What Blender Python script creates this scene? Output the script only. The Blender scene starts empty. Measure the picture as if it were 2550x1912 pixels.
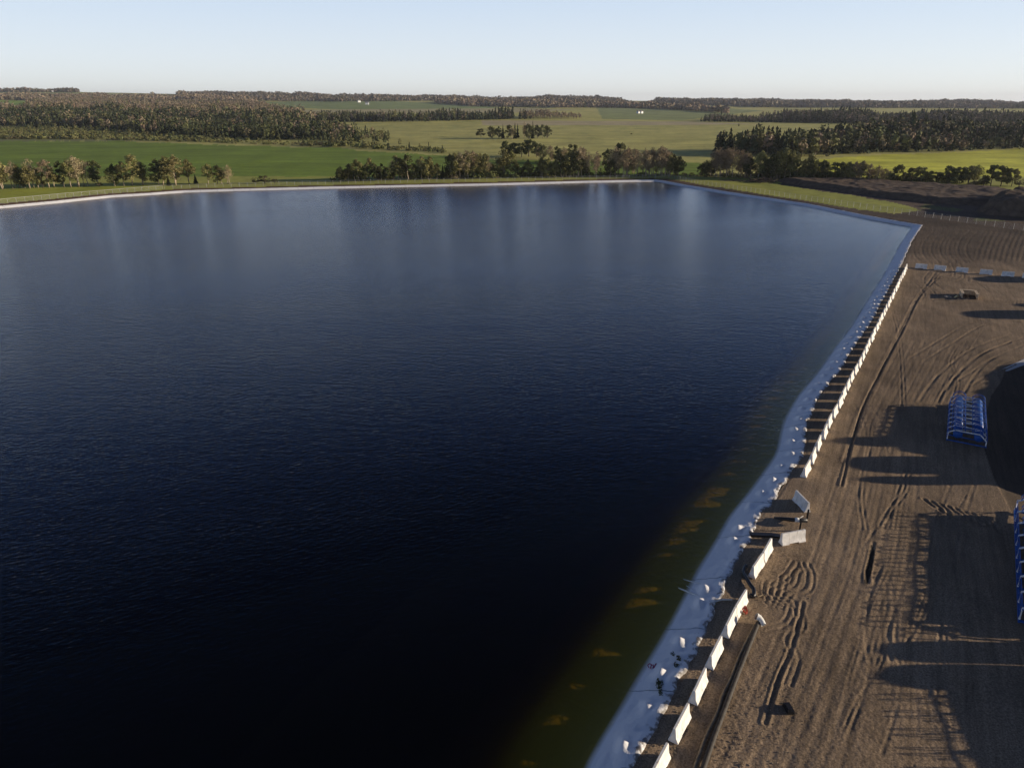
import bpy, bmesh, math, random
import numpy as np
from mathutils import Vector, Matrix
random.seed(7); RS = np.random.RandomState(11)
PI = math.pi
S = bpy.context.scene
COL = S.collection

# ------------------------------------------------------------------ camera
F, CX, CY, HZ, H = 1768.0, 1275.0, 956.0, 258.0, 35.0      # focal length in photo pixels, horizon row, drone height
P = math.atan((CY - HZ) / F); SP, CP = math.sin(P), math.cos(P)
cam_d = bpy.data.cameras.new('camera'); cam = bpy.data.objects.new('camera', cam_d); COL.objects.link(cam)
cam_d.sensor_width = 36.0; cam_d.lens = 36.0 * F / 2550.0
cam_d.clip_start = 0.5; cam_d.clip_end = 40000
cam.location = (0, 0, H); cam.rotation_euler = (PI / 2 - P, 0, 0)
S.camera = cam

# ------------------------------------------------------------------ world, sun, exposure
SUN_EL, SUN_AZ = math.radians(10.5), math.radians(91.0)     # azimuth clockwise from the view direction
w = bpy.data.worlds.new('World'); S.world = w; w.use_nodes = True
nt = w.node_tree; bg = nt.nodes['Background']
sky = nt.nodes.new('ShaderNodeTexSky'); sky.sky_type = 'NISHITA'; sky.sun_disc = False
sky.sun_elevation = SUN_EL; sky.sun_rotation = SUN_AZ
sky.altitude = 700; sky.air_density = 0.65; sky.dust_density = 0.4; sky.ozone_density = 1.2
# thin high haze whitens the low sky and darkens overhead: a veil by height above the horizon, mixed with the physical sky
tcw = nt.nodes.new('ShaderNodeTexCoord'); spw = nt.nodes.new('ShaderNodeSeparateXYZ'); nt.links.new(tcw.outputs['Generated'], spw.inputs[0])
veil = nt.nodes.new('ShaderNodeValToRGB'); nt.links.new(spw.outputs[2], veil.inputs[0]); cr = veil.color_ramp
stops = [(0.0, (7.4, 7.5, 7.2)), (.05, (6.6, 7.1, 7.5)), (.125, (5.2, 6.2, 7.5)), (.17, (1.8, 3.1, 6.1)), (.24, (.65, 1.5, 4.2)), (.34, (.38, .85, 2.5)), (.6, (.09, .17, .50)), (1.0, (.05, .10, .32))]
cr.elements[0].position = 0; cr.elements[1].position = 1.0
for p_, c_ in stops[1:-1]: cr.elements.new(p_)
for e_, (p_, c_) in zip(cr.elements, stops): e_.position = p_; e_.color = (*[q / 8.0 for q in c_], 1)
vs = nt.nodes.new('ShaderNodeVectorMath'); vs.operation = 'SCALE'; vs.inputs['Scale'].default_value = 8.0; nt.links.new(veil.outputs[0], vs.inputs[0])
wm = nt.nodes.new('ShaderNodeMix'); wm.data_type = 'RGBA'; wm.inputs[0].default_value = .84
nt.links.new(sky.outputs[0], wm.inputs[6]); nt.links.new(vs.outputs[0], wm.inputs[7]); nt.links.new(wm.outputs[2], bg.inputs[0]); bg.inputs[1].default_value = 0.10
sd = bpy.data.lights.new('sun', 'SUN'); sun = bpy.data.objects.new('sun', sd); COL.objects.link(sun)
sd.energy = 4.9; sd.angle = math.radians(0.53); sd.color = (1.0, 0.84, 0.64)
sv = Vector((math.cos(SUN_EL) * math.sin(SUN_AZ), math.cos(SUN_EL) * math.cos(SUN_AZ), math.sin(SUN_EL)))
sun.rotation_euler = sv.to_track_quat('Z', 'Y').to_euler()
S.view_settings.view_transform = 'Standard'; S.view_settings.look = 'None'
S.view_settings.exposure = 0.40; S.view_settings.gamma = 1.0
S.render.engine = 'CYCLES'
S.cycles.max_bounces = 6; S.cycles.transparent_max_bounces = 24

# ------------------------------------------------------------------ photo <-> world
def rowtan(r): return np.tan(np.arctan((CY - np.asarray(r, float)) / F) - P)      # (z-H)/Y of everything seen on that row
YFLAT = float(-H / rowtan(318))
KN = [  # (rows at left, middle, right edge ; Y)
    (282, 288, 294, 1750), (266, 276, 281, 2300), (252, 266, 272, 3000), (239, 255, 265, 3800)]
SKYL = [(-400, 229), (0, 229), (60, 227), (190, 228), (230, 229.5), (425, 233.5), (445, 234), (520, 235), (600, 237), (680, 236), (780, 240), (830, 243), (930, 243),
        (1050, 244), (1200, 248), (1240, 251), (1330, 248), (1360, 244.5), (1480, 246), (1520, 250), (1600, 251), (1630, 251), (1700, 253), (1760, 254), (1840, 254.5),
        (1960, 257), (2060, 256), (2165, 258), (2188, 261), (2210, 261), (2280, 258.5), (2330, 257), (2400, 257), (2460, 259.5), (2520, 263), (2560, 266), (2950, 266)]
def vnoise(x, y, seed=0):
    x = np.asarray(x, float); y = np.asarray(y, float)
    xi = np.floor(x).astype(np.int64); yi = np.floor(y).astype(np.int64)
    fx = x - xi; fy = y - yi; fx = fx*fx*(3-2*fx); fy = fy*fy*(3-2*fy)
    def h(a, b):
        n = (a * 374761393 + b * 668265263 + seed * 974634777) & 0x7fffffff
        n = ((n ^ (n >> 13)) * 1274126177) & 0x7fffffff
        return ((n ^ (n >> 16)) & 0xffff) / 65535.0
    return (h(xi, yi)*(1-fx)+h(xi+1, yi)*fx)*(1-fy) + (h(xi, yi+1)*(1-fx)+h(xi+1, yi+1)*fx)*fy
def fbm(x, y, o=4, seed=0):
    a, s, t = 1.0, 0.0, 0.0
    for i in range(o):
        s = s + a * (vnoise(x * 2**i, y * 2**i, seed + i) - .5); t += a; a *= .5
    return s / t
def far_z(X, Y):
    X = np.asarray(X, float); Y = np.asarray(Y, float)
    Yc = np.maximum(Y, 1.0)
    col = CX + F * X / (Yc * CP + H * SP * .8)
    iy = 1.0 / Yc
    lm = np.clip(col / 1275.0, -.3, 1.0); mr = np.clip((col - 1275) / 1275.0, 0, 1.3)
    tans = []; Ys = []
    tans.append(np.full_like(Yc, float(rowtan(318)))); Ys.append(YFLAT)
    for a, b, c, yy in KN:
        r = np.where(col < 1275, a + (b - a) * lm, b + (c - b) * mr); tans.append(rowtan(r)); Ys.append(yy)
    tans.append(rowtan(np.interp(col, [p[0] for p in SKYL], [p[1] for p in SKYL]))); Ys.append(4500)
    z = np.zeros_like(Yc)
    for k in range(len(Ys) - 1):
        t = np.clip((iy - 1/Ys[k]) / (1/Ys[k+1] - 1/Ys[k]), 0, 1)
        tt = tans[k] * (1 - t) + tans[k+1] * t
        m = (Yc >= Ys[k]) & (Yc < Ys[k+1]); z = np.where(m, H + tt * Yc, z)
    zr = H + tans[-1] * 4500
    z = np.where(Yc >= 4500, zr * np.clip(1.0 - (Yc - 4500) / 30000, 0, 1), z)
    am = np.clip((Yc - 700) / 900, 0, 1)
    z = z + am * (fbm(X/340, Y/420, 3, 5) * 9 * np.clip(Yc/3000, .15, 1))
    return np.where(Y < 700, 0.0, z)
def project(X, Y, Z):
    d = Y * CP - (Z - H) * SP; d = np.maximum(d, .1)
    return CX + F * X / d, CY - F * (Y * SP + (Z - H) * CP) / d
def at(px, row, z=0.0):                      # point of the level ground seen at a photo pixel
    u = (px - CX) / F; v = (CY - row) / F
    t = (z - H) / (-SP + v * CP)
    return Vector((u * t, (CP + v * SP) * t, z))
def atf(px, row):                            # the same on the rolling land
    if row > 330: return at(px, row)
    u = (px - CX) / F; v = (CY - row) / F
    dx, dy, dz = u, CP + v*SP, -SP + v*CP
    t = np.linspace(600, 5200, 1200) / dy
    zz = far_z(dx*t, dy*t); ray = H + dz*t
    k = np.argmax(ray < zz)
    if ray[k] >= zz[k]: k = -1
    return Vector((dx*t[k], dy*t[k], float(zz[k])))

# ------------------------------------------------------------------ mesh helpers
def nmesh(name, V, Fc, mat=None, smooth=False, attrs=None):
    V = np.asarray(V, np.float32); Fc = np.asarray(Fc, np.int32)
    me = bpy.data.meshes.new(name); n = Fc.shape[1]
    me.vertices.add(len(V)); me.vertices.foreach_set('co', V.ravel())
    me.loops.add(Fc.size); me.loops.foreach_set('vertex_index', Fc.ravel())
    me.polygons.add(len(Fc)); me.polygons.foreach_set('loop_start', np.arange(0, Fc.size, n, dtype=np.int32))
    me.polygons.foreach_set('loop_total', np.full(len(Fc), n, np.int32))
    if smooth: me.polygons.foreach_set('use_smooth', np.ones(len(Fc), bool))
    me.update(calc_edges=True)
    for k, (typ, a) in (attrs or {}).items():
        at_ = me.attributes.new(k, typ, 'POINT')
        at_.data.foreach_set('color' if typ == 'FLOAT_COLOR' else 'value', np.asarray(a, np.float32).ravel())
    if mat: me.materials.append(mat)
    return me
def grid_faces(nr, nc):
    i = np.arange(nr-1)[:, None] * nc + np.arange(nc-1)[None, :]
    return np.stack([i, i+1, i+nc+1, i+nc], -1).reshape(-1, 4)
def link(name, me, parent=None, loc=None):
    o = bpy.data.objects.new(name, me); COL.objects.link(o)
    if parent: o.parent = parent
    if loc is not None: o.location = loc
    return o
def tag(o, label=None, cat=None, group=None, kind=None):
    if label: o['label'] = label
    if cat: o['category'] = cat
    if group: o['group'] = group
    if kind: o['kind'] = kind
    return o
def empty(name, loc=(0, 0, 0), rz=0.0):
    o = bpy.data.objects.new(name, None); COL.objects.link(o); o.location = loc; o.rotation_euler = (0, 0, rz)
    o.empty_display_size = .3; return o
def copy_tree(o, parent=None):
    c = o.copy(); COL.objects.link(c); c.parent = parent
    for ch in [q for q in PARTS.get(o.name, [])]:
        d = copy_tree(ch, c); PARTS.setdefault(c.name, []).append(d)
    return c
PARTS = {}
def part(name, me, parent, loc=None):
    o = link(name, me, parent, loc); PARTS.setdefault(parent.name, []).append(o); return o
class MB:                                    # collects boxes and tubes into one mesh
    def __init__(s): s.v = []; s.f = []
    def box(s, c, d, rz=0.0, m=None):
        b = len(s.v); cx, cy, cz = c; hx, hy, hz = d[0]/2, d[1]/2, d[2]/2; ca, sa = math.cos(rz), math.sin(rz)
        for z in (-hz, hz):
            for x, y in ((-hx, -hy), (hx, -hy), (hx, hy), (-hx, hy)):
                s.v.append((cx + x*ca - y*sa, cy + x*sa + y*ca, cz + z))
        for q in ((0,3,2,1),(4,5,6,7),(0,1,5,4),(1,2,6,5),(2,3,7,6),(3,0,4,7)): s.f.append([b+i for i in q])
    def tube(s, pts, r, n=6, cap=True):
        pts = [Vector(p) for p in pts]; rs = r if isinstance(r, (list, tuple)) else [r]*len(pts)
        b = len(s.v); up = Vector((0, 0, 1))
        for i, p in enumerate(pts):
            a = pts[max(i-1, 0)]; c = pts[min(i+1, len(pts)-1)]; t = (c - a).normalized()
            u = t.cross(up)
            if u.length < .05: u = t.cross(Vector((1, 0, 0)))
            u.normalize(); v = t.cross(u)
            for k in range(n):
                an = 2*PI*k/n; q = p + (u*math.cos(an) + v*math.sin(an)) * rs[i]; s.v.append(q[:])
        for i in range(len(pts)-1):
            for k in range(n):
                s.f.append([b+i*n+k, b+i*n+(k+1) % n, b+(i+1)*n+(k+1) % n, b+(i+1)*n+k])
        if cap:
            s.f.append([b+k for k in range(n)][::-1]); s.f.append([b+(len(pts)-1)*n+k for k in range(n)])
    def mesh(s, name, mat, smooth=False):
        me = bpy.data.meshes.new(name); me.from_pydata([tuple(v) for v in s.v], [], s.f); me.update()
        if smooth:
            for p in me.polygons: p.use_smooth = True
        if mat: me.materials.append(mat)
        return me
def inpoly(x, y, poly):
    c = np.zeros(np.shape(x), bool); n = len(poly)
    for i in range(n):
        x1, y1 = poly[i]; x2, y2 = poly[(i+1) % n]
        if y1 == y2: continue
        k = ((y1 > y) != (y2 > y)) & (x < (x2-x1)*(y-y1)/(y2-y1)+x1); c ^= k
    return c
def segdist(x, y, pts, closed=False):
    d = np.full(np.shape(x), 1e9); n = len(pts)
    for i in range(n if closed else n-1):
        ax, ay = pts[i][0], pts[i][1]; bx, by = pts[(i+1) % n][0], pts[(i+1) % n][1]
        L = (bx-ax)**2 + (by-ay)**2
        t = np.clip(((x-ax)*(bx-ax)+(y-ay)*(by-ay))/max(L, 1e-9), 0, 1)
        d = np.minimum(d, np.hypot(x-ax-t*(bx-ax), y-ay-t*(by-ay)))
    return d

# ------------------------------------------------------------------ materials
def mat(name, color=(.5, .5, .5), rough=.8, metal=0.0, noise=0.0, nscale=3.0, bump=0.0, bscale=20.0, spec=.3, attr=None, objrand=0.0):
    m = bpy.data.materials.new(name); m.use_nodes = True; t = m.node_tree; N = t.nodes; L = t.links
    b = N['Principled BSDF']; b.inputs['Roughness'].default_value = rough; b.inputs['Metallic'].default_value = metal
    b.inputs['Specular IOR Level'].default_value = spec
    tc = N.new('ShaderNodeTexCoord')
    if attr:
        a = N.new('ShaderNodeAttribute'); a.attribute_name = attr; src = a.outputs['Color']
    else:
        r = N.new('ShaderNodeRGB'); r.outputs[0].default_value = (*color, 1); src = r.outputs[0]
    if noise:
        n = N.new('ShaderNodeTexNoise'); n.inputs['Scale'].default_value = nscale; n.inputs['Detail'].default_value = 5
        L.new(tc.outputs['Object'], n.inputs['Vector'])
        mr = N.new('ShaderNodeMapRange'); L.new(n.outputs[0], mr.inputs[0])
        mr.inputs[1].default_value = .3; mr.inputs[2].default_value = .7
        mr.inputs[3].default_value = 1-noise; mr.inputs[4].default_value = 1+noise
        mm = N.new('ShaderNodeVectorMath'); mm.operation = 'SCALE'; L.new(src, mm.inputs[0]); L.new(mr.outputs[0], mm.inputs['Scale']); src = mm.outputs[0]
    if objrand:
        oi = N.new('ShaderNodeObjectInfo'); hs = N.new('ShaderNodeHueSaturation')
        a1 = N.new('ShaderNodeMapRange'); L.new(oi.outputs['Random'], a1.inputs[0]); a1.inputs[3].default_value = 1-objrand; a1.inputs[4].default_value = 1+objrand
        a2 = N.new('ShaderNodeMapRange'); L.new(oi.outputs['Random'], a2.inputs[0]); a2.inputs[3].default_value = .485; a2.inputs[4].default_value = .515
        L.new(a1.outputs[0], hs.inputs['Value']); L.new(a2.outputs[0], hs.inputs['Hue']); L.new(src, hs.inputs['Color']); src = hs.outputs[0]
    L.new(src, b.inputs['Base Color'])
    if bump:
        n2 = N.new('ShaderNodeTexNoise'); n2.inputs['Scale'].default_value = bscale; n2.inputs['Detail'].default_value = 6
        L.new(tc.outputs['Object'], n2.inputs['Vector'])
        bp = N.new('ShaderNodeBump'); bp.inputs['Strength'].default_value = 1; bp.inputs['Distance'].default_value = bump
        L.new(n2.outputs[0], bp.inputs['Height']); L.new(bp.outputs[0], b.inputs['Normal'])
    return m
M = {}
M['concrete'] = mat('concrete', (.76, .74, .69), .85, noise=.16, nscale=2.2, bump=.006, bscale=14)
def stained_concrete():
    m = M['concrete']; t = m.node_tree; N = t.nodes; L = t.links; b = N['Principled BSDF']; src = b.inputs['Base Color'].links[0].from_socket
    g = N.new('ShaderNodeNewGeometry'); mp = N.new('ShaderNodeMapping'); mp.inputs['Scale'].default_value = (3.2, 3.2, .5); L.new(g.outputs['Position'], mp.inputs['Vector'])
    n = N.new('ShaderNodeTexNoise'); n.inputs['Scale'].default_value = 1.3; n.inputs['Detail'].default_value = 6; L.new(mp.outputs[0], n.inputs['Vector'])
    r = N.new('ShaderNodeMapRange'); r.inputs[1].default_value = .56; r.inputs[2].default_value = .72; r.inputs[4].default_value = .55; L.new(n.outputs[0], r.inputs[0])
    x = N.new('ShaderNodeMix'); x.data_type = 'RGBA'; L.new(r.outputs[0], x.inputs[0]); L.new(src, x.inputs[6]); x.inputs[7].default_value = (.34, .29, .22, 1); L.new(x.outputs[2], b.inputs['Base Color'])
stained_concrete()
M['galv'] = mat('galvanised_steel', (.42, .43, .42), .5, .6, noise=.15)
M['postw'] = mat('fence_post_metal', (.46, .46, .43), .55, .2, noise=.1)
M['blue'] = mat('blue_paint', (.007, .080, .34), .45, 0, noise=.25, nscale=1.5)
M['steelw'] = mat('worn_pale_steel', (.70, .70, .68), .5, .1, noise=.3, nscale=4)
M['black'] = mat('black_plastic', (.012, .012, .013), .38, 0, noise=.3, bump=.01, bscale=6, spec=.5)
M['rubber'] = mat('dusty_black_hose', (.05, .043, .036), .7, 0, noise=.4, nscale=5)
M['tan'] = mat('dusty_tan_hose', (.28, .21, .13), .8, noise=.3, nscale=4, bump=.03, bscale=3)
M['white'] = mat('white_plastic', (.72, .72, .68), .5, noise=.08)
M['pink'] = mat('pink_paint', (.35, .02, .10), .6)
M['wood'] = mat('weathered_timber', (.52, .41, .28), .85, noise=.3, nscale=6, bump=.01, bscale=12)
M['yellow'] = mat('pale_yellow_plastic', (.75, .60, .28), .6, noise=.1)
M['bark'] = mat('pale_bark', (.33, .27, .19), .9, noise=.35, nscale=2)
M['darkbark'] = mat('dark_bark', (.08, .06, .045), .9, noise=.3, nscale=2)
M['red'] = mat('faded_red', (.30, .05, .03), .7, noise=.4)
def leafmat(name, c, r=.22):
    m = mat(name, c, .75, noise=.28, nscale=.35, objrand=r, spec=.15)
    b = m.node_tree.nodes['Principled BSDF']; return m
M['leaf_olive'] = leafmat('olive_leaves', (.195, .185, .07))
M['leaf_pale'] = leafmat('pale_young_leaves', (.26, .235, .095))
M['leaf_brown'] = leafmat('brown_bare_twigs', (.33, .26, .16))
M['leaf_dark'] = leafmat('dark_leaves', (.092, .097, .038))
M['needle'] = leafmat('spruce_needles', (.035, .044, .020))
M['shrub'] = leafmat('shrub_leaves', (.085, .085, .035))
M['forest'] = mat('forest_foliage', rough=.85, attr='col', spec=.1)
M['house'] = mat('white_siding', (.8, .8, .78), .6)
M['roof'] = mat('grey_roof', (.18, .17, .17), .7)
M['soilpile'] = mat('piled_soil', (.12, .090, .066), .95, noise=.3, nscale=.5, bump=.12, bscale=1.2, spec=.1)
M['membrane'] = mat('black_membrane', (.012, .013, .016), .6, noise=.3, nscale=.5, bump=.05, bscale=.7)

# ground material: land cover colour from the sheet itself, plus grain
def ground_mat():
    m = bpy.data.materials.new('ground_cover'); m.use_nodes = True; t = m.node_tree; N = t.nodes; L = t.links
    b = N['Principled BSDF']; b.inputs['Roughness'].default_value = .95; b.inputs['Specular IOR Level'].default_value = .12
    a = N.new('ShaderNodeAttribute'); a.attribute_name = 'cover'
    so = N.new('ShaderNodeAttribute'); so.attribute_name = 'soil'
    g = N.new('ShaderNodeNewGeometry')
    def noise(sc, det=6, vec=None, rough=.6):
        n = N.new('ShaderNodeTexNoise'); n.inputs['Scale'].default_value = sc; n.inputs['Detail'].default_value = det
        n.inputs['Roughness'].default_value = rough
        L.new(vec or g.outputs['Position'], n.inputs['Vector']); return n.outputs[0]
    def mapr(src, lo, hi, a0=.25, a1=.75):
        r = N.new('ShaderNodeMapRange'); L.new(src, r.inputs[0]); r.inputs[1].default_value = a0; r.inputs[2].default_value = a1
        r.inputs[3].default_value = lo; r.inputs[4].default_value = hi; return r.outputs[0]
    def mul(x, y):
        q = N.new('ShaderNodeMath'); q.operation = 'MULTIPLY'; L.new(x, q.inputs[0]); L.new(y, q.inputs[1]); return q.outputs[0]
    # wheel-worn streaks run along the yard
    mp = N.new('ShaderNodeMapping'); mp.vector_type = 'TEXTURE'
    mp.inputs['Rotation'].default_value = (0, 0, math.radians(62)); mp.inputs['Scale'].default_value = (16, 1, 1)
    L.new(g.outputs['Position'], mp.inputs['Vector'])
    streak = mapr(noise(1.6, 6, mp.outputs[0], .75), .60, 1.40)
    one = N.new('ShaderNodeValue'); one.outputs[0].default_value = 1
    mx = N.new('ShaderNodeMix'); L.new(so.outputs['Fac'], mx.inputs[0]); L.new(one.outputs[0], mx.inputs[2]); L.new(streak, mx.inputs[3])
    peb = mapr(noise(9, 3), .55, 1.45, .3, .7)
    mx2 = N.new('ShaderNodeMix'); L.new(so.outputs['Fac'], mx2.inputs[0]); L.new(one.outputs[0], mx2.inputs[2]); L.new(peb, mx2.inputs[3])
    s = mul(mul(mx.outputs[0], mx2.outputs[0]), mul(mapr(noise(.018, 5), .80, 1.2), mapr(noise(.25, 5), .82, 1.18)))
    v = N.new('ShaderNodeVectorMath'); v.operation = 'SCALE'; L.new(a.outputs['Color'], v.inputs[0]); L.new(s, v.inputs['Scale'])
    L.new(v.outputs[0], b.inputs['Base Color'])
    n1 = noise(7, 6, None, .7)
    bp = N.new('ShaderNodeBump'); bp.inputs['Distance'].default_value = .035
    L.new(n1, bp.inputs['Height']); L.new(mapr(so.outputs['Fac'], .5, 1, 0, 1), bp.inputs['Strength'])
    L.new(bp.outputs[0], b.inputs['Normal'])
    return m
M['ground'] = ground_mat()

# ------------------------------------------------------------------ the pond outline (edge of the liner on the bank)
EDGE_PX = [(1563, 1912), (1601, 1855), (1628, 1817), (1652, 1771), (1687, 1690), (1725, 1630), (1753, 1573), (1774, 1523),
           (1784, 1500), (1794, 1485), (1810, 1438), (1848, 1373), (1871, 1330), (1883, 1296), (1895, 1274), (1920, 1251),
           (1941, 1219), (1966, 1180), (1988, 1100), (2008, 1050), (2040, 985), (2089, 922), (2126, 862), (2164, 807),
           (2197, 745), (2227, 692), (2250, 645), (2271, 600), (2287, 575), (2297, 561),
           (2213, 546.7), (2150, 535), (2012, 507.5), (1808, 477), (1700, 459), (1650, 449.5), (1632, 447.6),
           (1450, 451), (1250, 456.5), (1020, 461), (800, 465.5), (560, 471.5), (460, 474.5), (425, 476.8), (390, 479.5), (269, 487), (134, 501), (0, 513)]
EDGE_PX[18] = (2000, 1128)
EDGE = [at(x, y) for x, y in EDGE_PX]
EDGE = [Vector((4.6, 23.5, 0)), Vector((1.5, 17, 0))][::-1] + EDGE
d_ = (EDGE[-1] - EDGE[-4]).normalized()
EDGE += [EDGE[-1] + d_*40, EDGE[-1] + d_*150]
CLOSE = [Vector((-330, 40, 0)), Vector((-240, -70, 0)), Vector((-40, -60, 0)), Vector((-8, -10, 0))]
POLY = EDGE + CLOSE
WZ = -0.70

# ------------------------------------------------------------------ ruts and tracks pressed into the yard (photo pixels)
RUTS = []
def rut(pts, wdt=.16, dep=.05, twin=0.0):
    q = [at(x, y) for x, y in pts]
    # smooth the line
    out = []
    for i in range(len(q)-1):
        p0 = q[max(i-1, 0)]; p1 = q[i]; p2 = q[i+1]; p3 = q[min(i+2, len(q)-1)]
        for k in range(6):
            t = k/6; out.append(.5*((2*p1)+(-p0+p2)*t+(2*p0-5*p1+4*p2-p3)*t*t+(-p0+3*p1-3*p2+p3)*t**3))
    out.append(q[-1]); RUTS.append((out, wdt, dep))
    if twin:
        o2 = []
        for i in range(len(out)):
            t = (out[min(i+1, len(out)-1)]-out[max(i-1, 0)]).normalized(); o2.append(out[i]+Vector((t.y, -t.x, 0))*twin)
        RUTS.append((o2, wdt, dep))
rut([(2340, 690), (2290, 740), (2250, 820), (2190, 930), (2150, 1010), (2120, 1110), (2096, 1210)], .10, .09)
rut([(2330, 680), (2280, 750), (2230, 850), (2180, 950), (2140, 1040), (2105, 1150)], .22, .05)
for k in range(8):
    x0 = 2010 + k*26
    rut([(x0-230+k*18, 1915), (x0-150+k*14, 1760), (x0-70+k*12, 1580), (x0+10+k*8, 1400), (x0+60+k*4, 1240), (x0+115, 1090), (x0+180, 960), (x0+240, 850)], .13+.03*(k % 3), .014)
for a in ([(1905, 1500), (1925, 1460), (1965, 1450), (1975, 1420), (1990, 1410)], [(1930, 1510), (1960, 1470), (2000, 1465), (2010, 1430), (1998, 1400)],
          [(1950, 1700), (1970, 1640), (1955, 1590), (1985, 1555), (1975, 1510)], [(1900, 1560), (1950, 1545), (1965, 1500), (1935, 1480), (1945, 1430)],
          [(1990, 1400), (1960, 1440), (1925, 1445), (1920, 1480), (1950, 1500)]):
    rut(a, .10, .03, .5)
rut([(1905, 1800), (1935, 1700), (1975, 1600), (2000, 1500)], .12, .08)
for a in ([(2300, 640), (2330, 655), (2380, 650), (2400, 690), (2340, 715)], [(2260, 700), (2300, 705), (2330, 740), (2290, 760)], [(2340, 730), (2300, 700), (2330, 670), (2390, 690)],
          [(2550, 860), (2480, 890), (2440, 920), (2400, 980)], [(2555, 890), (2500, 905), (2460, 935), (2420, 960)], [(2550, 840), (2450, 880), (2370, 950), (2330, 1010)],
          [(2540, 800), (2450, 810), (2380, 850), (2300, 900)], [(2550, 760), (2480, 740), (2420, 700), (2330, 700)]):
    rut(a, .16, .04, 1.9)
for k in range(7):                                            # curved harrow marks on the bank behind
    x0 = 2275 + k*22
    rut([(x0+30, 575), (x0+5, 600), (x0, 630), (x0+20, 655)], .25, .03)
for k in range(9):
    x0 = 2430 + k*14
    rut([(x0+30, 575), (x0+12, 610), (x0, 650)], .25, .025)
rut([(2175, 1352), (2167, 1395), (2160, 1425), (2160, 1452)], .13, .06)
for k in range(9):                                            # churned ground beyond the tipped barrier
    x0 = 2300 + k*20; y0 = 1240 + k*6
    rut([(x0, y0), (x0+18, y0+14), (x0+30, y0+22+8*(k % 3)), (x0+65, y0+40)], .14, .06)

_r = random.Random(5)
for k in range(22):                                           # stray single passes crossing the yard
    y0 = _r.uniform(1000, 1880); x0 = 2050 + (1900-y0)*.1 + _r.uniform(0, 260); dx = _r.uniform(-40, 140); L_ = _r.uniform(90, 330)
    rut([(x0, y0), (x0+dx*.3+_r.uniform(-15, 15), y0-L_*.35), (x0+dx*.7, y0-L_*.7), (x0+dx+_r.uniform(-30, 30), y0-L_)], _r.uniform(.07, .14), _r.uniform(.008, .02), _r.choice([0, 1.9, .4]))
# ------------------------------------------------------------------ ground: one sheet, yard, basin, fields and hills
NC = 1150
wcol = np.concatenate([np.linspace(-1.5, -.78, 50)[:-1], np.linspace(-.78, .80, NC), np.linspace(.80, 1.5, 50)[1:]])
rows = np.arange(1990, 318, -2.1)
Ya = [-120, -70, -30, -5, 8, 15] + list(-H / rowtan(rows)) + list(np.geomspace(YFLAT, 4700, 170)[1:]) + [5200, 6000, 8000, 12000, 20000]
Ya = np.array(Ya); Ya.sort()
Yg = np.repeat(Ya[:, None], len(wcol), 1)
Xg = wcol[None, :] * (np.maximum(Yg, 12) * CP + H * SP)
Zg = far_z(Xg, Yg)
inside = inpoly(Xg, Yg, [(p.x, p.y) for p in POLY])
sd_ = segdist(Xg, Yg, [(p.x, p.y) for p in POLY], True)
sdist = np.where(inside, -sd_, sd_)                           # >0 outside the pond
def liner_z(t):                                               # t metres in from the edge
    return np.interp(t, [-.6, 0, .45, 1.2, 2.4, 3.0, 4.9, 6.7, 8.2, 12, 20, 40], [.0, .02, -.05, -.30, -.70, -.80, -.93, -1.05, -1.8, -3.6, -6, -8])
near = Yg < 260
grain = np.where(near, fbm(Xg*1.4, Yg*1.4, 4, 3)*.04 + fbm(Xg*.10, Yg*.10, 4, 9)*.30, 0)
gravel = (vnoise(Xg*6, Yg*6, 21)-.5)*.022*np.clip(1-(Yg-30)/60, 0, 1)
Zg = Zg + np.where(sdist > 0, grain * np.clip(sdist/2, 0, 1) + gravel, 0)
Zg = Zg + np.where((Yg >= 260) & (Yg < 1400) & (sdist > 0), fbm(Xg/14, Yg/18, 3, 31)*.5*np.clip(sdist/20, 0, 1), 0)
for pts, wd, dp in RUTS:
    xs = [p.x for p in pts]; ys = [p.y for p in pts]
    m = (Xg > min(xs)-1.5) & (Xg < max(xs)+1.5) & (Yg > min(ys)-1.5) & (Yg < max(ys)+1.5) & (sdist > 1.5)
    if not m.any(): continue
    d = segdist(Xg[m], Yg[m], pts)
    dp = dp*np.clip(.35+1.3*vnoise(Xg[m]*.55, Yg[m]*.55, 91), .1, 1.3)
    Zg[m] += -dp*np.exp(-(d/wd)**2) + dp*.55*np.exp(-((d-wd*2)/(wd*.8))**2)
Zg = np.where(sdist <= 0, np.minimum(liner_z(-sdist) - .12 - .55*np.clip(-sdist/1.5, 0, 1), .0), Zg)
Zg = np.where((sdist > 0) & (sdist < .35), np.minimum(Zg, -.02), Zg)
# pit at the right of the yard, its soil coloured darker for the shade
PIT_PX = [(2560, 896), (2505, 922), (2490, 955), (2468, 985), (2450, 1050), (2452, 1120), (2475, 1190), (2520, 1275), (2575, 1340), (2900, 1340), (2900, 880)]
PIT = [at(x, y) for x, y in PIT_PX]
pin = inpoly(Xg, Yg, [(p.x, p.y) for p in PIT]); pd = segdist(Xg, Yg, [(p.x, p.y) for p in PIT], True)
Zg = np.where(pin, Zg*.3 - np.clip(pd*.2, 0, .7), Zg)
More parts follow.
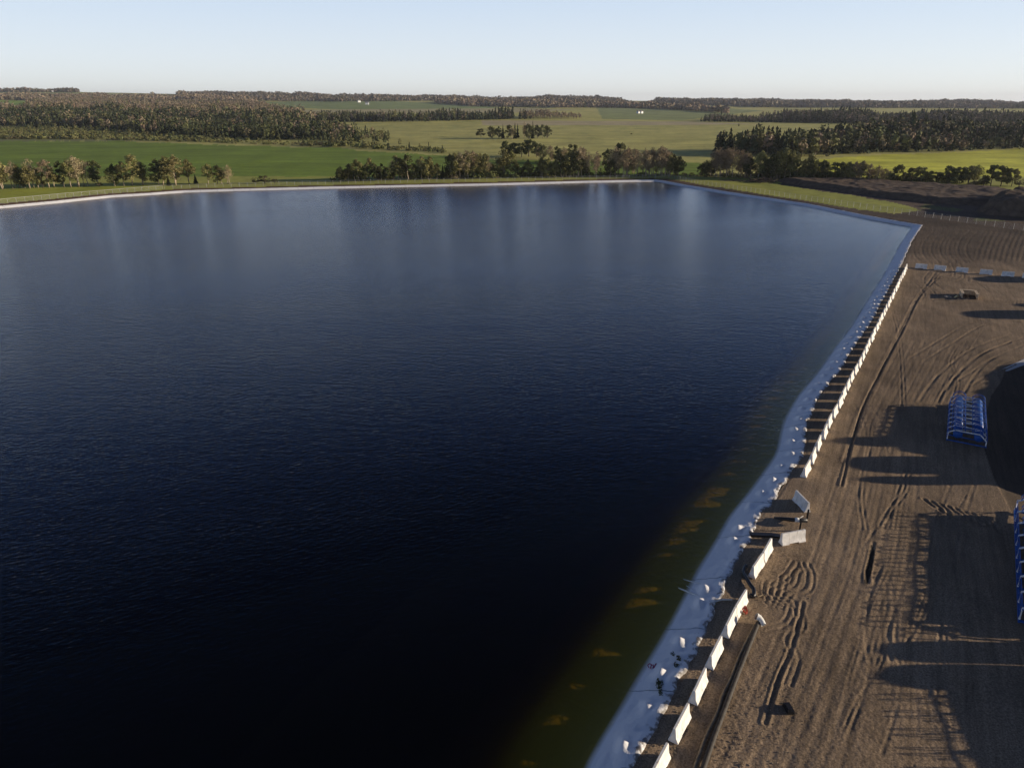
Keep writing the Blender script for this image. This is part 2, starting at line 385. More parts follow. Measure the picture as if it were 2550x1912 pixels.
# land cover (base colours of what grows or lies there)
pxg, prg = project(Xg, Yg, Zg)
jx = pxg + fbm(Xg/25, Yg/25, 3, 41)*6 + fbm(Xg/3, Yg/3, 3, 47)*8; jr = prg + fbm(Xg/30, Yg/40, 3, 43)*3 + fbm(Xg/3, Yg/4, 3, 48)*4
jr = np.where(Yg > 1200, prg + fbm(Xg/120, Yg/160, 3, 44)*2, jr)
C = np.zeros(Xg.shape + (3,)); soil = np.zeros(Xg.shape)
n1 = fbm(Xg/60, Yg/130, 4, 51)[..., None]; n2 = fbm(Xg/9, Yg/25, 3, 53)[..., None]
C[:] = np.array([.43, .41, .125]) + n1*np.array([.10, .07, .03]) + n2*np.array([.09, .07, .02])
n3 = fbm(Xg/22, Yg/45, 4, 57)[..., None]; C -= np.clip((n3-.10)*6, 0, 1)*np.array([.11, .085, .03])
def paint(poly, col, var=.15, vs=20, seed=0, x=jx, r=jr, mask=None):
    m = inpoly(x, r, poly)
    if mask is not None: m &= mask
    nn = fbm(Xg[m]/vs, Yg[m]/vs/2, 3, seed+61)[:, None]*2
    C[m] = np.array(col)*(1+nn*var); return m
farm = Yg > 320
G1, G2, G3 = (.175, .25, .032), (.10, .125, .045), (.21, .21, .10)
paint([(-500, 352), (300, 352.5), (540, 362), (850, 369), (900, 375), (1000, 382), (1120, 388), (1180, 398), (1750, 406), (1770, 436), (1500, 440), (1000, 450), (780, 455), (330, 464), (0, 473), (-500, 480)], G1, .12, 30, 1, mask=farm)
paint([(-400, 347), (0, 346), (330, 349), (330, 352), (-400, 352.5)], (.19, .20, .08), mask=farm)
paint([(2030, 398), (2200, 386), (2400, 379), (2560, 371), (2900, 350), (2900, 462), (2560, 462), (2300, 452), (2000, 445)], (.50, .50, .055), .45, 40, 2, mask=farm)
paint([(640, 256), (850, 249), (950, 250), (1200, 265), (1300, 274), (850, 273), (700, 268)], (.21, .27, .09), mask=farm)
paint([(-400, 250), (0, 250), (68, 251), (66, 262), (-400, 264)], (.25, .36, .06), mask=farm)
paint([(-400, 226), (180, 226), (520, 231), (420, 246), (200, 240), (0, 240), (-400, 242)], (.34, .37, .15), mask=farm)
paint([(700, 274), (1300, 270), (1440, 274), (1250, 282), (850, 284), (720, 280)], (.38, .34, .17), mask=farm)
paint([(1200, 300), (1700, 303), (1900, 310), (1500, 313), (1200, 312)], (.42, .36, .20), .1, mask=farm)
paint([(1480, 260), (1700, 262), (1900, 276), (1700, 300), (1500, 296)], (.24, .28, .10), mask=farm)
paint([(1550, 250), (1650, 250), (1700, 256), (1600, 260)], (.32, .35, .13), mask=farm)
tl = farm & (Yg < 900); C[tl] *= (1+.07*np.sin((Yg[tl]*.96+Xg[tl]*.2)/2.6+fbm(Xg[tl]/60, Yg[tl]/60, 2, 69)*5)+.5*fbm(Xg[tl]/50, Yg[tl]/9, 3, 68))[:, None]
# rough grass round the bank
grassm = (sdist > 0) & (Yg > 235) & (Yg < 420) & (prg < 530) & (prg > 440)
C[grassm] = np.array([.33, .34, .075]) + n1[grassm]*np.array([.08, .05, .01]) + n2[grassm]*np.array([.07, .05, .01])
lft = (prg > 462) & (pxg < 430) & (sdist > 0) & (Yg > 200); C[lft] = np.array([.36, .39, .06]) + n2[lft]*np.array([.09, .08, .01])
BANK = (.115, .075, .052)
sb = (sdist > 0) & (sdist < 6.5 + n2[..., 0]*3) & (Yg > 215); C[sb] = np.array(BANK)*(1+n2[sb]*.4); soil[sb] = .5
sb2 = (sdist > 0) & (pxg < 480) & (sdist < 7.5) & (Yg > 200) & (prg < 540); C[sb2] = np.array([.14, .085, .055]); soil[sb2] = .4
# bare soil at the right
rs = paint([(1935, 458), (1990, 449), (2150, 452), (2290, 461), (2500, 474), (2560, 486), (2900, 520), (2900, 660), (2280, 660), (2285, 575), (2200, 548), (1990, 510), (1700, 462), (1760, 462), (2090, 516), (2225, 532), (2298, 524), (2240, 508), (2130, 488), (1990, 468)], (.095, .070, .050), .4, 12, 3)
soil[rs] = .6
paint([(1790, 447), (1900, 449), (1880, 453), (1800, 451)], (.26, .20, .10))
paint([(2440, 541), (2550, 556), (2550, 561), (2420, 549)], (.14, .15, .05))
paint([(2300, 508), (2400, 521), (2380, 527), (2290, 517)], (.12, .125, .045))
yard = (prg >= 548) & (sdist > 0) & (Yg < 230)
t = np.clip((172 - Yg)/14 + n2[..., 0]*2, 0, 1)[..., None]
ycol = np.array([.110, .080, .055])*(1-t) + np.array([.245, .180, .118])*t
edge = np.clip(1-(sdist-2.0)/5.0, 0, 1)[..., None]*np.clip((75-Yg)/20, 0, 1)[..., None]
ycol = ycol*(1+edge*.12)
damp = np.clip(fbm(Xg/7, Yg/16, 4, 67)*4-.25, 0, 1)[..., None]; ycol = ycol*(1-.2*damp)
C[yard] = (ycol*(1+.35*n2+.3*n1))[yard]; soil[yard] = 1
st = inpoly(pxg, prg, [(2170, 1352), (2178, 1372), (2172, 1420), (2160, 1455), (2152, 1452), (2154, 1420), (2162, 1392)]); C[st] = (.05, .038, .026)
C[pin] = np.array([.085, .064, .046])*(1+.6*n2[pin])  # shade over the pit put into its soil colour
C = np.clip(C, .004, .8)
deep = (sdist < -12)
fc = grid_faces(len(Ya), len(wcol)); fc = fc[~deep.ravel()[fc].all(1)]
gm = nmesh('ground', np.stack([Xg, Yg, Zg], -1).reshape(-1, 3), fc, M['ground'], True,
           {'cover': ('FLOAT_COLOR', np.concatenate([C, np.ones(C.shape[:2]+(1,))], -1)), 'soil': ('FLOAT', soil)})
tag(link('ground', gm), kind='structure')
def ground_h(x, y): return float(far_z(np.array([x]), np.array([y]))[0])

# ------------------------------------------------------------------ pond liner
def resample(pts, step_fn):
    out = [pts[0].copy()]; s = [0.0]; acc = 0.0
    for i in range(len(pts)-1):
        a, b = pts[i], pts[i+1]; L = (b-a).length; n = max(1, int(L/step_fn((a+b)/2)))
        for k in range(1, n+1):
            out.append(a.lerp(b, k/n)); acc += L/n; s.append(acc)
    return out, np.array(s)
ER, ES = resample(EDGE, lambda p: .12 + max(p.y-25, 0)*.0022 + (0.4 if p.x < 60 and p.y > 200 else 0))
EX = np.array([p.x for p in ER]); EY = np.array([p.y for p in ER])
def smooth(a, k):
    for _ in range(k): a[1:-1] = .5*a[1:-1] + .25*(a[:-2]+a[2:])
    return a
TX = smooth(np.gradient(EX), 14); TY = smooth(np.gradient(EY), 14); TL = np.hypot(TX, TY); TX /= TL; TY /= TL
NX, NY = -TY, TX                                              # points into the pond
tcol = np.concatenate([np.linspace(-.12, 3.2, 30), np.array([3.6, 4.2, 5, 6, 7, 8, 9, 10, 11, 12, 14, 17, 21, 26])])
S2 = ES[:, None]; T2 = np.broadcast_to(tcol[None, :], (len(ER), len(tcol)))
jag = (fbm(S2*.9, S2*0+3, 4, 71)*.55)
TT = T2 + jag*np.clip(1-T2/1.5, 0, 1)
_u = np.arange(0, ES[-1], .25); _k = np.hanning(45); _k /= _k.sum()           # the waterline runs straighter than the ragged rim
def _sm(a):
    q = np.interp(_u, ES, a); q = np.concatenate([q[0]+(np.arange(-22, 0))*(q[1]-q[0]), q, q[-1]+np.arange(1, 23)*(q[-1]-q[-2])])
    return np.interp(ES, _u, np.convolve(q, _k, 'valid')[:len(_u)])
EXs, EYs = _sm(EX), _sm(EY); wl = np.clip(T2/2.2, 0, 1); wl = wl*wl*(3-2*wl)
LX = (EX[:, None]*(1-wl)+EXs[:, None]*wl) + NX[:, None]*TT; LY = (EY[:, None]*(1-wl)+EYs[:, None]*wl) + NY[:, None]*TT
_a, _b = Vector((29.5, 62.8)), Vector((90.9, 161.3))
GAPS = [(_a.lerp(_b, k/34).x-.4, _a.lerp(_b, k/34).y) for k in range(34)] + [(at(1400+x*.27125, 1500+y*.27125).x-.4, at(1400+x*.27125, 1500+y*.27125).y+.2) for x, y in ((1057, 1312), (1238, 955), (1385, 628), (1528, 338))] + [(17.0, 43.5), (18.2, 45.4), (22.8, 51.5), (24.0, 53.5), (26.5, 56.5), (28, 60)]
wr = fbm(S2*.75+T2*.35, T2*.8, 3, 73)*.34 + (.5-np.abs(fbm(S2*1.1, T2*.5-S2*.25, 3, 77))*3)*.10
up = np.exp(-((T2-.45)/.55)**2)*.8 + .55*np.exp(-((T2-1.5)/.7)**2)
nearw = np.clip(1.25 - LY/400, .35, 1)
LZ = liner_z(T2) + wr*up*nearw + .03 + fbm(S2*.2, T2*.3, 3, 79)*.12*np.clip(T2-1.8, 0, 1)*np.clip(3.5-T2, 0, 1)
for gx_, gy_ in GAPS:
    i0 = int(np.argmin((LX[:, 5]-gx_+2.6)**2 + (LY[:, 5]-gy_)**2)); s0 = ES[i0]
    for tt_, hh_, ww_ in ((RS.uniform(.15, .35), RS.uniform(.09, .15), .28), (RS.uniform(.9, 1.5), RS.uniform(.30, .42), .34)):
        ds = S2 - s0 - RS.uniform(-.25, .25) - (T2-tt_)*RS.uniform(.1, .6); dt_ = (T2-tt_)/ww_
        LZ = LZ + hh_*np.exp(-(ds/.55)**2)*np.exp(-dt_**2)
LZ = np.where(T2 <= -.11, -.04, LZ)
def liner_mat():
    m = bpy.data.materials.new('white_liner'); m.use_nodes = True; t = m.node_tree; N = t.nodes; L = t.links
    b = N['Principled BSDF']; b.inputs['Roughness'].default_value = .55; b.inputs['Specular IOR Level'].default_value = .3
    a = N.new('ShaderNodeAttribute'); a.attribute_name = 'st'
    sx = N.new('ShaderNodeSeparateXYZ'); L.new(a.outputs['Vector'], sx.inputs[0])
    def mth(op, x, y=None):
        q = N.new('ShaderNodeMath'); q.operation = op
        for i, v in enumerate((x, y)):
            if v is None: continue
            if isinstance(v, (int, float)): q.inputs[i].default_value = v
            else: L.new(v, q.inputs[i])
        return q.outputs[0]
    n = N.new('ShaderNodeTexNoise'); n.inputs['Scale'].default_value = .8; n.inputs['Detail'].default_value = 3; L.new(a.outputs['Vector'], n.inputs['Vector'])
    # welded seams every 6.8 m, wandering a little
    s = mth('ADD', sx.outputs[0], mth('MULTIPLY', n.outputs[0], .5)); s = mth('ADD', s, mth('MULTIPLY', sx.outputs[1], .22))
    fr = mth('FRACT', mth('DIVIDE', s, 6.8)); seam = mth('LESS_THAN', fr, .012)
    n2 = N.new('ShaderNodeTexNoise'); n2.inputs['Scale'].default_value = 2.4; n2.inputs['Detail'].default_value = 6; L.new(a.outputs['Vector'], n2.inputs['Vector'])
    e = N.new('ShaderNodeMapRange'); L.new(sx.outputs[1], e.inputs[0]); e.inputs[1].default_value = -.1; e.inputs[2].default_value = .55; e.inputs[3].default_value = .62; e.inputs[4].default_value = .30
    dirt = N.new('ShaderNodeMapRange'); L.new(mth('ADD', n2.outputs[0], e.outputs[0]), dirt.inputs[0]); dirt.inputs[1].default_value = .98; dirt.inputs[2].default_value = 1.12
    c1 = N.new('ShaderNodeMix'); c1.data_type = 'RGBA'; L.new(seam, c1.inputs[0]); c1.inputs[6].default_value = (.86, .86, .86, 1); c1.inputs[7].default_value = (.34, .36, .38, 1)
    c2 = N.new('ShaderNodeMix'); c2.data_type = 'RGBA'; L.new(mth('MULTIPLY', dirt.outputs[0], .8), c2.inputs[0]); L.new(c1.outputs[2], c2.inputs[6]); c2.inputs[7].default_value = (.10, .075, .05, 1)
    al = N.new('ShaderNodeMapRange'); L.new(sx.outputs[1], al.inputs[0]); al.inputs[1].default_value = 2.3; al.inputs[2].default_value = 2.75
    c3 = N.new('ShaderNodeMix'); c3.data_type = 'RGBA'; L.new(al.outputs[0], c3.inputs[0]); L.new(c2.outputs[2], c3.inputs[6]); c3.inputs[7].default_value = (.21, .17, .03, 1)
    L.new(c3.outputs[2], b.inputs['Base Color'])
    n3 = N.new('ShaderNodeTexNoise'); n3.inputs['Scale'].default_value = 1.8; n3.inputs['Detail'].default_value = 3; L.new(a.outputs['Vector'], n3.inputs['Vector'])
    bp = N.new('ShaderNodeBump'); bp.inputs['Distance'].default_value = .09; L.new(mth('ADD', n3.outputs[0], mth('MULTIPLY', seam, .3)), bp.inputs['Height']); L.new(bp.outputs[0], b.inputs['Normal'])
    return m
M['liner'] = liner_mat()
lm = nmesh('pond_liner', np.stack([LX, LY, LZ], -1).reshape(-1, 3), grid_faces(len(ER), len(tcol)), M['liner'], True)
av = lm.attributes.new('st', 'FLOAT_VECTOR', 'POINT')
av.data.foreach_set('vector', np.stack([np.broadcast_to(S2, T2.shape), T2, T2*0], -1).astype(np.float32).ravel())
liner = tag(link('pond_liner', lm), 'wrinkled white plastic liner edging the whole pond, dirty along its rim', 'liner')
mb = MB()
for pts in ([(1613, 1662), (1610, 1656), (1615, 1652), (1620, 1655)], [(1616, 1664), (1619, 1656), (1624, 1655), (1624, 1662)], [(1625, 1664), (1628, 1656), (1631, 1652)]):
    mb.tube([at(x+3, y, -.50) + Vector((0, 0, .02)) for x, y in pts], .035, 5)
o = part('paint_mark', mb.mesh('paint_mark', M['pink']), liner); tag(o, 'small pink scribble at the waterline')

# ------------------------------------------------------------------ water
def water_mat():
    m = bpy.data.materials.new('pond_water'); m.use_nodes = True; t = m.node_tree; N = t.nodes; L = t.links
    N.remove(N['Principled BSDF']); out = N['Material Output']
    g = N.new('ShaderNodeNewGeometry')
    def mth(op, x, y=None):
        q = N.new('ShaderNodeMath'); q.operation = op
        for i, v in enumerate((x, y)):
            if v is None: continue
            if isinstance(v, (int, float)): q.inputs[i].default_value = v
            else: L.new(v, q.inputs[i])
        return q.outputs[0]
    def noise(rot, sc, scale, det=3, ro=.55):
        mp = N.new('ShaderNodeMapping'); mp.vector_type = 'TEXTURE'; mp.inputs['Rotation'].default_value = (0, 0, math.radians(rot)); mp.inputs['Scale'].default_value = (*sc, 1)
        L.new(g.outputs['Position'], mp.inputs['Vector'])
        n = N.new('ShaderNodeTexNoise'); n.inputs['Scale'].default_value = scale; n.inputs['Detail'].default_value = det; n.inputs['Roughness'].default_value = ro
        n.inputs['Distortion'].default_value = .3
        L.new(mp.outputs[0], n.inputs['Vector']); return n.outputs[0]
    h = mth('ADD', mth('MULTIPLY', noise(24, (2.4, 1), 2.8, 3), 1.0), mth('MULTIPLY', noise(-10, (2.6, 1), 1.0, 2), .7))
    # lee of the right-hand banks: the surface is calmer near the north-east bank and its corner
    A, B = Vector((72, 365)), Vector((127, 224)); tt = (B-A).normalized(); nn = Vector((tt.y, -tt.x))
    if nn.dot(Vector((0, 200))-A) < 0: nn = -nn
    dt = N.new('ShaderNodeVectorMath'); dt.operation = 'DOT_PRODUCT'; L.new(g.outputs['Position'], dt.inputs[0]); dt.inputs[1].default_value = (nn.x, nn.y, 0)
    dd = mth('SUBTRACT', dt.outputs['Value'], nn.dot(A))
    patches = noise(10, (5, 1), .035, 4)
    st = N.new('ShaderNodeMapRange'); L.new(mth('ADD', dd, mth('MULTIPLY', mth('SUBTRACT', patches, .5), 60)), st.inputs[0]); st.inputs[1].default_value = -5; st.inputs[2].default_value = 95; st.inputs[3].default_value = .22; st.inputs[4].default_value = 1.0
    st2 = N.new('ShaderNodeMapRange'); L.new(patches, st2.inputs[0]); st2.inputs[1].default_value = .3; st2.inputs[2].default_value = .7; st2.inputs[3].default_value = .75; st2.inputs[4].default_value = 1.15
    bp = N.new('ShaderNodeBump'); bp.inputs['Distance'].default_value = WAVE; L.new(h, bp.inputs['Height'])
    ft = N.new('ShaderNodeVectorMath'); ft.operation = 'DOT_PRODUCT'; L.new(g.outputs['Position'], ft.inputs[0]); ft.inputs[1].default_value = (-.45, .89, 0)
    fe = N.new('ShaderNodeMapRange'); L.new(ft.outputs['Value'], fe.inputs[0]); fe.inputs[1].default_value = 40; fe.inputs[2].default_value = 260; fe.inputs[3].default_value = .45; fe.inputs[4].default_value = .95
    bp.inputs['Distance'].default_value = WAVE*2
    L.new(mth('MULTIPLY', mth('MULTIPLY', st.outputs[0], st2.outputs[0]), fe.outputs[0]), bp.inputs['Strength'])
    fr = N.new('ShaderNodeFresnel'); fr.inputs[0].default_value = 1.333; L.new(bp.outputs[0], fr.inputs['Normal'])
    gl = N.new('ShaderNodeBsdfGlossy'); L.new(mth('MULTIPLY', fe.outputs[0], .21), gl.inputs['Roughness']); L.new(bp.outputs[0], gl.inputs['Normal'])
    tr = N.new('ShaderNodeBsdfTransparent')
    mx = N.new('ShaderNodeMixShader'); L.new(mth('MULTIPLY', fr.outputs[0], mth('SUBTRACT', 1.0, g.outputs['Backfacing'])), mx.inputs[0]); L.new(tr.outputs[0], mx.inputs[1]); L.new(gl.outputs[0], mx.inputs[2])
    L.new(mx.outputs[0], out.inputs['Surface'])
    va = N.new('ShaderNodeVolumeAbsorption'); va.inputs['Color'].default_value = (.84, .765, .06, 1); va.inputs['Density'].default_value = 2.7
    L.new(va.outputs[0], out.inputs['Volume'])
    return m
WAVE = .062; HAZE = 4e-5
M['water'] = water_mat()
# outline 1.6 m in from the edge, prism down under the basin
wp = []
_, _ = 0, 0
for i in range(0, len(ER), 6): wp.append((EX[i]+NX[i]*1.3, EY[i]+NY[i]*1.3))
wp += [(p.x+1, p.y+1) for p in CLOSE]
bm = bmesh.new(); vt = [bm.verts.new((x, y, WZ)) for x, y in wp]; vb = [bm.verts.new((x, y, -12)) for x, y in wp]
bm.faces.new(vt); bm.faces.new(vb[::-1])
for i in range(len(wp)):
    j = (i+1) % len(wp); bm.faces.new((vt[j], vt[i], vb[i], vb[j]))
bmesh.ops.recalc_face_normals(bm, faces=bm.faces); bmesh.ops.triangulate(bm, faces=bm.faces)
bb = bmesh.new(); bb.faces.new([bb.verts.new((v.co.x, v.co.y, -8.0)) for v in vt]); bmesh.ops.triangulate(bb, faces=bb.faces)
bed = bpy.data.meshes.new('pond_bed'); bb.to_mesh(bed); bb.free(); bed.materials.append(mat('pond_silt', (.03, .025, .015), .9)); tag(link('pond_bed', bed), kind='structure')
me = bpy.data.meshes.new('water'); bm.to_mesh(me); bm.free(); me.materials.append(M['water'])
tag(link('water', me), kind='structure')

# ------------------------------------------------------------------ concrete barriers
ORD = ['zeroth', 'first', 'second', 'third', 'fourth', 'fifth', 'sixth', 'seventh', 'eighth', 'ninth', 'tenth', 'eleventh', 'twelfth', 'thirteenth',
       'fourteenth', 'fifteenth', 'sixteenth', 'seventeenth', 'eighteenth', 'nineteenth', 'twentieth']
TENS = {2: 'twenty', 3: 'thirty', 4: 'forty', 5: 'fifty', 6: 'sixty', 7: 'seventy', 8: 'eighty', 9: 'ninety'}
def ordw(n):
    if n <= 20: return ORD[n]
    return {30: 'thirtieth', 40: 'fortieth', 50: 'fiftieth', 60: 'sixtieth', 70: 'seventieth', 80: 'eightieth', 90: 'ninetieth'}.get(n) or TENS[n//10] + '-' + ORD[n % 10]
def barrier_mesh():
    prof = [(.31, 0), (.31, .09), (.17, .38), (.085, 1.04), (.065, 1.06)]
    L = 2.32; bm = bmesh.new(); secs = [(-L/2, 0), (-L/2+.03, 0), (-.5, 0), (-.46, .11), (.46, .11), (.5, 0), (L/2-.03, 0), (L/2, 0)]
    rings = []
    for k, (x, lift) in enumerate(secs):
        e = .985 if k in (0, len(secs)-1) else 1
        pr = [(w_*e, max(z, lift)) for w_, z in prof]
        rings.append([bm.verts.new((x, w_, z)) for w_, z in pr] + [bm.verts.new((x, -w_, z)) for w_, z in reversed(pr)])
    n = len(rings[0])
    for a, b in zip(rings, rings[1:]):
        for i in range(n):
            j = (i+1) % n; bm.faces.new((a[i], a[j], b[j], b[i]))
    bm.faces.new(rings[0]); bm.faces.new(rings[-1][::-1])
    bmesh.ops.recalc_face_normals(bm, faces=bm.faces)
    me = bpy.data.meshes.new('concrete_barrier'); bm.to_mesh(me); bm.free(); me.materials.append(M['concrete']); return me
BM_ = barrier_mesh()
def barrier(a, b, label, group=None, side=1):
    """a, b: ends of the foot line on the yard side"""
    d = (b-a).normalized(); n = Vector((-d.y, d.x, 0))*side
    c = a + d*1.225 + n*.30; o = link('concrete_barrier', BM_, None, (c.x, c.y, .0))
    o.rotation_euler = (0, 0, math.atan2(d.y, d.x)); tag(o, label, 'barrier', group); return o
GB = 'white concrete barriers lining the pond bank'
s7 = 600/2212; q7 = lambda x, y: at(1400+x*s7, 1500+y*s7)
nb = [q7(1057, 1312), q7(1238, 955), q7(1385, 628), q7(1528, 338), at(1838, 1542.5), at(1863, 1500)]
n0 = nb[0] - (nb[1]-nb[0])
seq = [(n0, nb[0], 'white concrete barrier cut off by the bottom edge of the photo'),
       (nb[0], nb[1], 'white concrete barrier standing next above the one cut off at the bottom'),
       (nb[1], nb[2], 'white concrete barrier beside the liner, third up from the bottom edge'),
       (nb[2], nb[3], 'single white concrete barrier just below the touching pair by the pipe elbow'),
       (nb[3], nb[4], 'nearer barrier of the touching pair beside the white pipe elbow'),
       (nb[4], nb[5], 'farther barrier of the touching pair beside the white pipe elbow, dark mark on top'),
       (at(1879.7, 1443), at(1906, 1404), 'nearer barrier of the touching pair with the black hose at its foot'),
       (at(1906, 1404), at(1923, 1373), 'farther barrier of the touching pair just below the crosswise barrier')]
for a, b, l in seq: barrier(a, b, l, GB)
barrier(at(1947, 1359.7), at(2008.9, 1347.8), 'cream lit concrete barrier lying crosswise in the gap, beside the black pipe', GB)
barrier(at(2019, 1277), at(1990, 1247), 'shaded blue-grey concrete barrier turned askew at the end of the long row', GB)
r0, r1 = Vector((29.5, 62.8, 0)), Vector((90.9, 161.3, 0)); NB = 34; pit = (r1-r0)/NB
for k in range(NB):
    j = Vector((RS.uniform(-.07, .07), RS.uniform(-.05, .05), 0)); a = r0 + pit*k + j
    l = ('nearest white concrete barrier of the long row, beside the askew one' if k == 0 else
         'farthest white concrete barrier of the long row, at the corner of the yard' if k == NB-1 else
         f'white concrete barrier in the long bank row, {ordw(k+1)} from its near end')
    ang = RS.uniform(-.035, .035); d = Vector((pit.x*math.cos(ang)-pit.y*math.sin(ang), pit.x*math.sin(ang)+pit.y*math.cos(ang), 0))
    barrier(a, a+d, l, GB)
s4 = 500/2074; q4 = lambda x, y: at(2050+x*s4, 500+y*s4)
for k, (x0, y0, x1, y1) in enumerate([(945, 697, 1060, 707), (1137, 712, 1255, 725), (1363, 735, 1490, 747), (1613, 757, 1745, 768), (1840, 780, 1970, 788), (2050, 798, 2180, 810)]):
    barrier(q4(x0, y0), q4(x1, y1), f'bluish shaded concrete barrier across the back of the yard, {ordw(k+1)} from the left', 'spaced barriers across the back of the yard')

# ------------------------------------------------------------------ chain-link fences
def wire_mat():
    m = bpy.data.materials.new('chain_link'); m.use_nodes = True; t = m.node_tree; N = t.nodes; L = t.links; b = N['Principled BSDF']
    b.inputs['Base Color'].default_value = (.35, .35, .34, 1); b.inputs['Metallic'].default_value = .3; b.inputs['Roughness'].default_value = .5
    uv = N.new('ShaderNodeAttribute'); uv.attribute_name = 'st'; sx = N.new('ShaderNodeSeparateXYZ'); L.new(uv.outputs['Vector'], sx.inputs[0])
    def mth(op, x, y=None):
        q = N.new('ShaderNodeMath'); q.operation = op
        for i, v in enumerate((x, y)):
            if v is None: continue
            if isinstance(v, (int, float)): q.inputs[i].default_value = v
            else: L.new(v, q.inputs[i])
        return q.outputs[0]
    a = mth('LESS_THAN', mth('FRACT', mth('MULTIPLY', mth('ADD', sx.outputs[0], sx.outputs[1]), 13)), .05)
    c = mth('LESS_THAN', mth('FRACT', mth('MULTIPLY', mth('SUBTRACT', sx.outputs[0], sx.outputs[1]), 13)), .05)
    L.new(mth('MAXIMUM', a, c), b.inputs['Alpha']); return m
M['wire'] = wire_mat()
def postmesh(h=1.85, r=.045):
    mb = MB(); mb.tube([(0, 0, -.15), (0, 0, h)], r, 6); return mb.mesh('post', M['postw'])
PM = postmesh(); PM2 = postmesh(1.75, .045)
def fence(pxs, step, label, rail=False, n_parts=100, h=1.75, count=None):
    pts = [at(x, y) for x, y in pxs]; L = [0]
    for a, b in zip(pts, pts[1:]): L.append(L[-1]+(b-a).length)
    n = count-1 if count else int(L[-1]/step); step = L[-1]/n
    def P_(s):
        k = max(0, min(len(L)-2, int(np.searchsorted(L, s))-1)); return pts[k].lerp(pts[k+1], (s-L[k])/(L[k+1]-L[k]))
    root = empty('chain_link_fence', pts[0]); tag(root, label, 'fence')
    ps = [P_(i*step) for i in range(n+1)]
    for i, p in enumerate(ps[:n_parts]): part('post', PM, root, p-pts[0])
    if len(ps) > n_parts:
        mb = MB()
        for p in ps[n_parts:]: mb.tube([p-pts[0]+Vector((0, 0, -.15)), p-pts[0]+Vector((0, 0, 1.8))], .05, 5)
        tag(part('post_row', mb.mesh('post_row', M['postw']), root), kind='stuff')
    V = []; st = []
    for i, p in enumerate(ps):
        q = p-pts[0]; V += [(q.x, q.y, .05), (q.x, q.y, h)]; st += [(i*step, 0, 0), (i*step, h, 0)]
    Fq = [[2*i, 2*i+2, 2*i+3, 2*i+1] for i in range(n)]
    me = nmesh('wire_mesh', V, Fq, M['wire']); a = me.attributes.new('st', 'FLOAT_VECTOR', 'POINT'); a.data.foreach_set('vector', np.array(st, np.float32).ravel())
    part('wire_mesh', me, root)
    mb = MB(); r = .05 if rail else .012
    mb.tube([(p-pts[0]) + Vector((0, 0, h+.02)) for p in ps], r, 5); part('top_rail' if rail else 'top_wire', mb.mesh('top_rail', M['postw']), root)
    return root
FL1 = [(-22, 511), (14.4, 507), (160, 493), (405.7, 472.3)]
fence(FL1, 3.5, 'pale chain-link fence with a bright top rail beside the left bank', True, count=23)
fence([(410, 472), (560, 466), (800, 460), (1250, 451.5), (1500, 446.5), (1664, 443.3)], 3.4, 'long low chain-link fence of pale posts along the far bank', n_parts=100)
fence([(1666, 444), (1751.7, 460.6), (1873.7, 478.7), (1939, 488.8), (2047.8, 504.6), (2145, 519), (2223, 530.4), (2540, 574), (2760, 606)], 2.75, 'chain-link fence of thin pale posts running down behind the right bank', n_parts=100)

# ------------------------------------------------------------------ trees
def leaf_cloud(cl, n, size, flat=.0):
    """cl: list of (centre, (rx, ry, rz)); returns verts, quads of many small leaf-clump faces"""
    vol = np.array([r[0]*r[1]*r[2] for _, r in cl])**.7; vol /= vol.sum()
    k = RS.choice(len(cl), n, p=vol)
    c = np.array([cl[i][0] for i in range(len(cl))])[k]; r = np.array([cl[i][1] for i in range(len(cl))])[k]
    d = RS.normal(size=(n, 3)); d /= np.linalg.norm(d, axis=1)[:, None]
    p = c + d*r*(RS.uniform(.35, 1.0, (n, 1))**.6)
    nrm = d*.7 + RS.normal(size=(n, 3))*.6; nrm /= np.linalg.norm(nrm, axis=1)[:, None]
    a = np.cross(nrm, RS.normal(size=(n, 3))); a /= np.linalg.norm(a, axis=1)[:, None]; b = np.cross(nrm, a)
    s = (size*RS.uniform(.55, 1.3, (n, 1)))
    a *= s; b *= s*RS.uniform(.45, 1, (n, 1))
    V = np.stack([p-a, p+b, p+a*.9, p-b], 1).reshape(-1, 3)
    return V, np.arange(4*n).reshape(-1, 4)
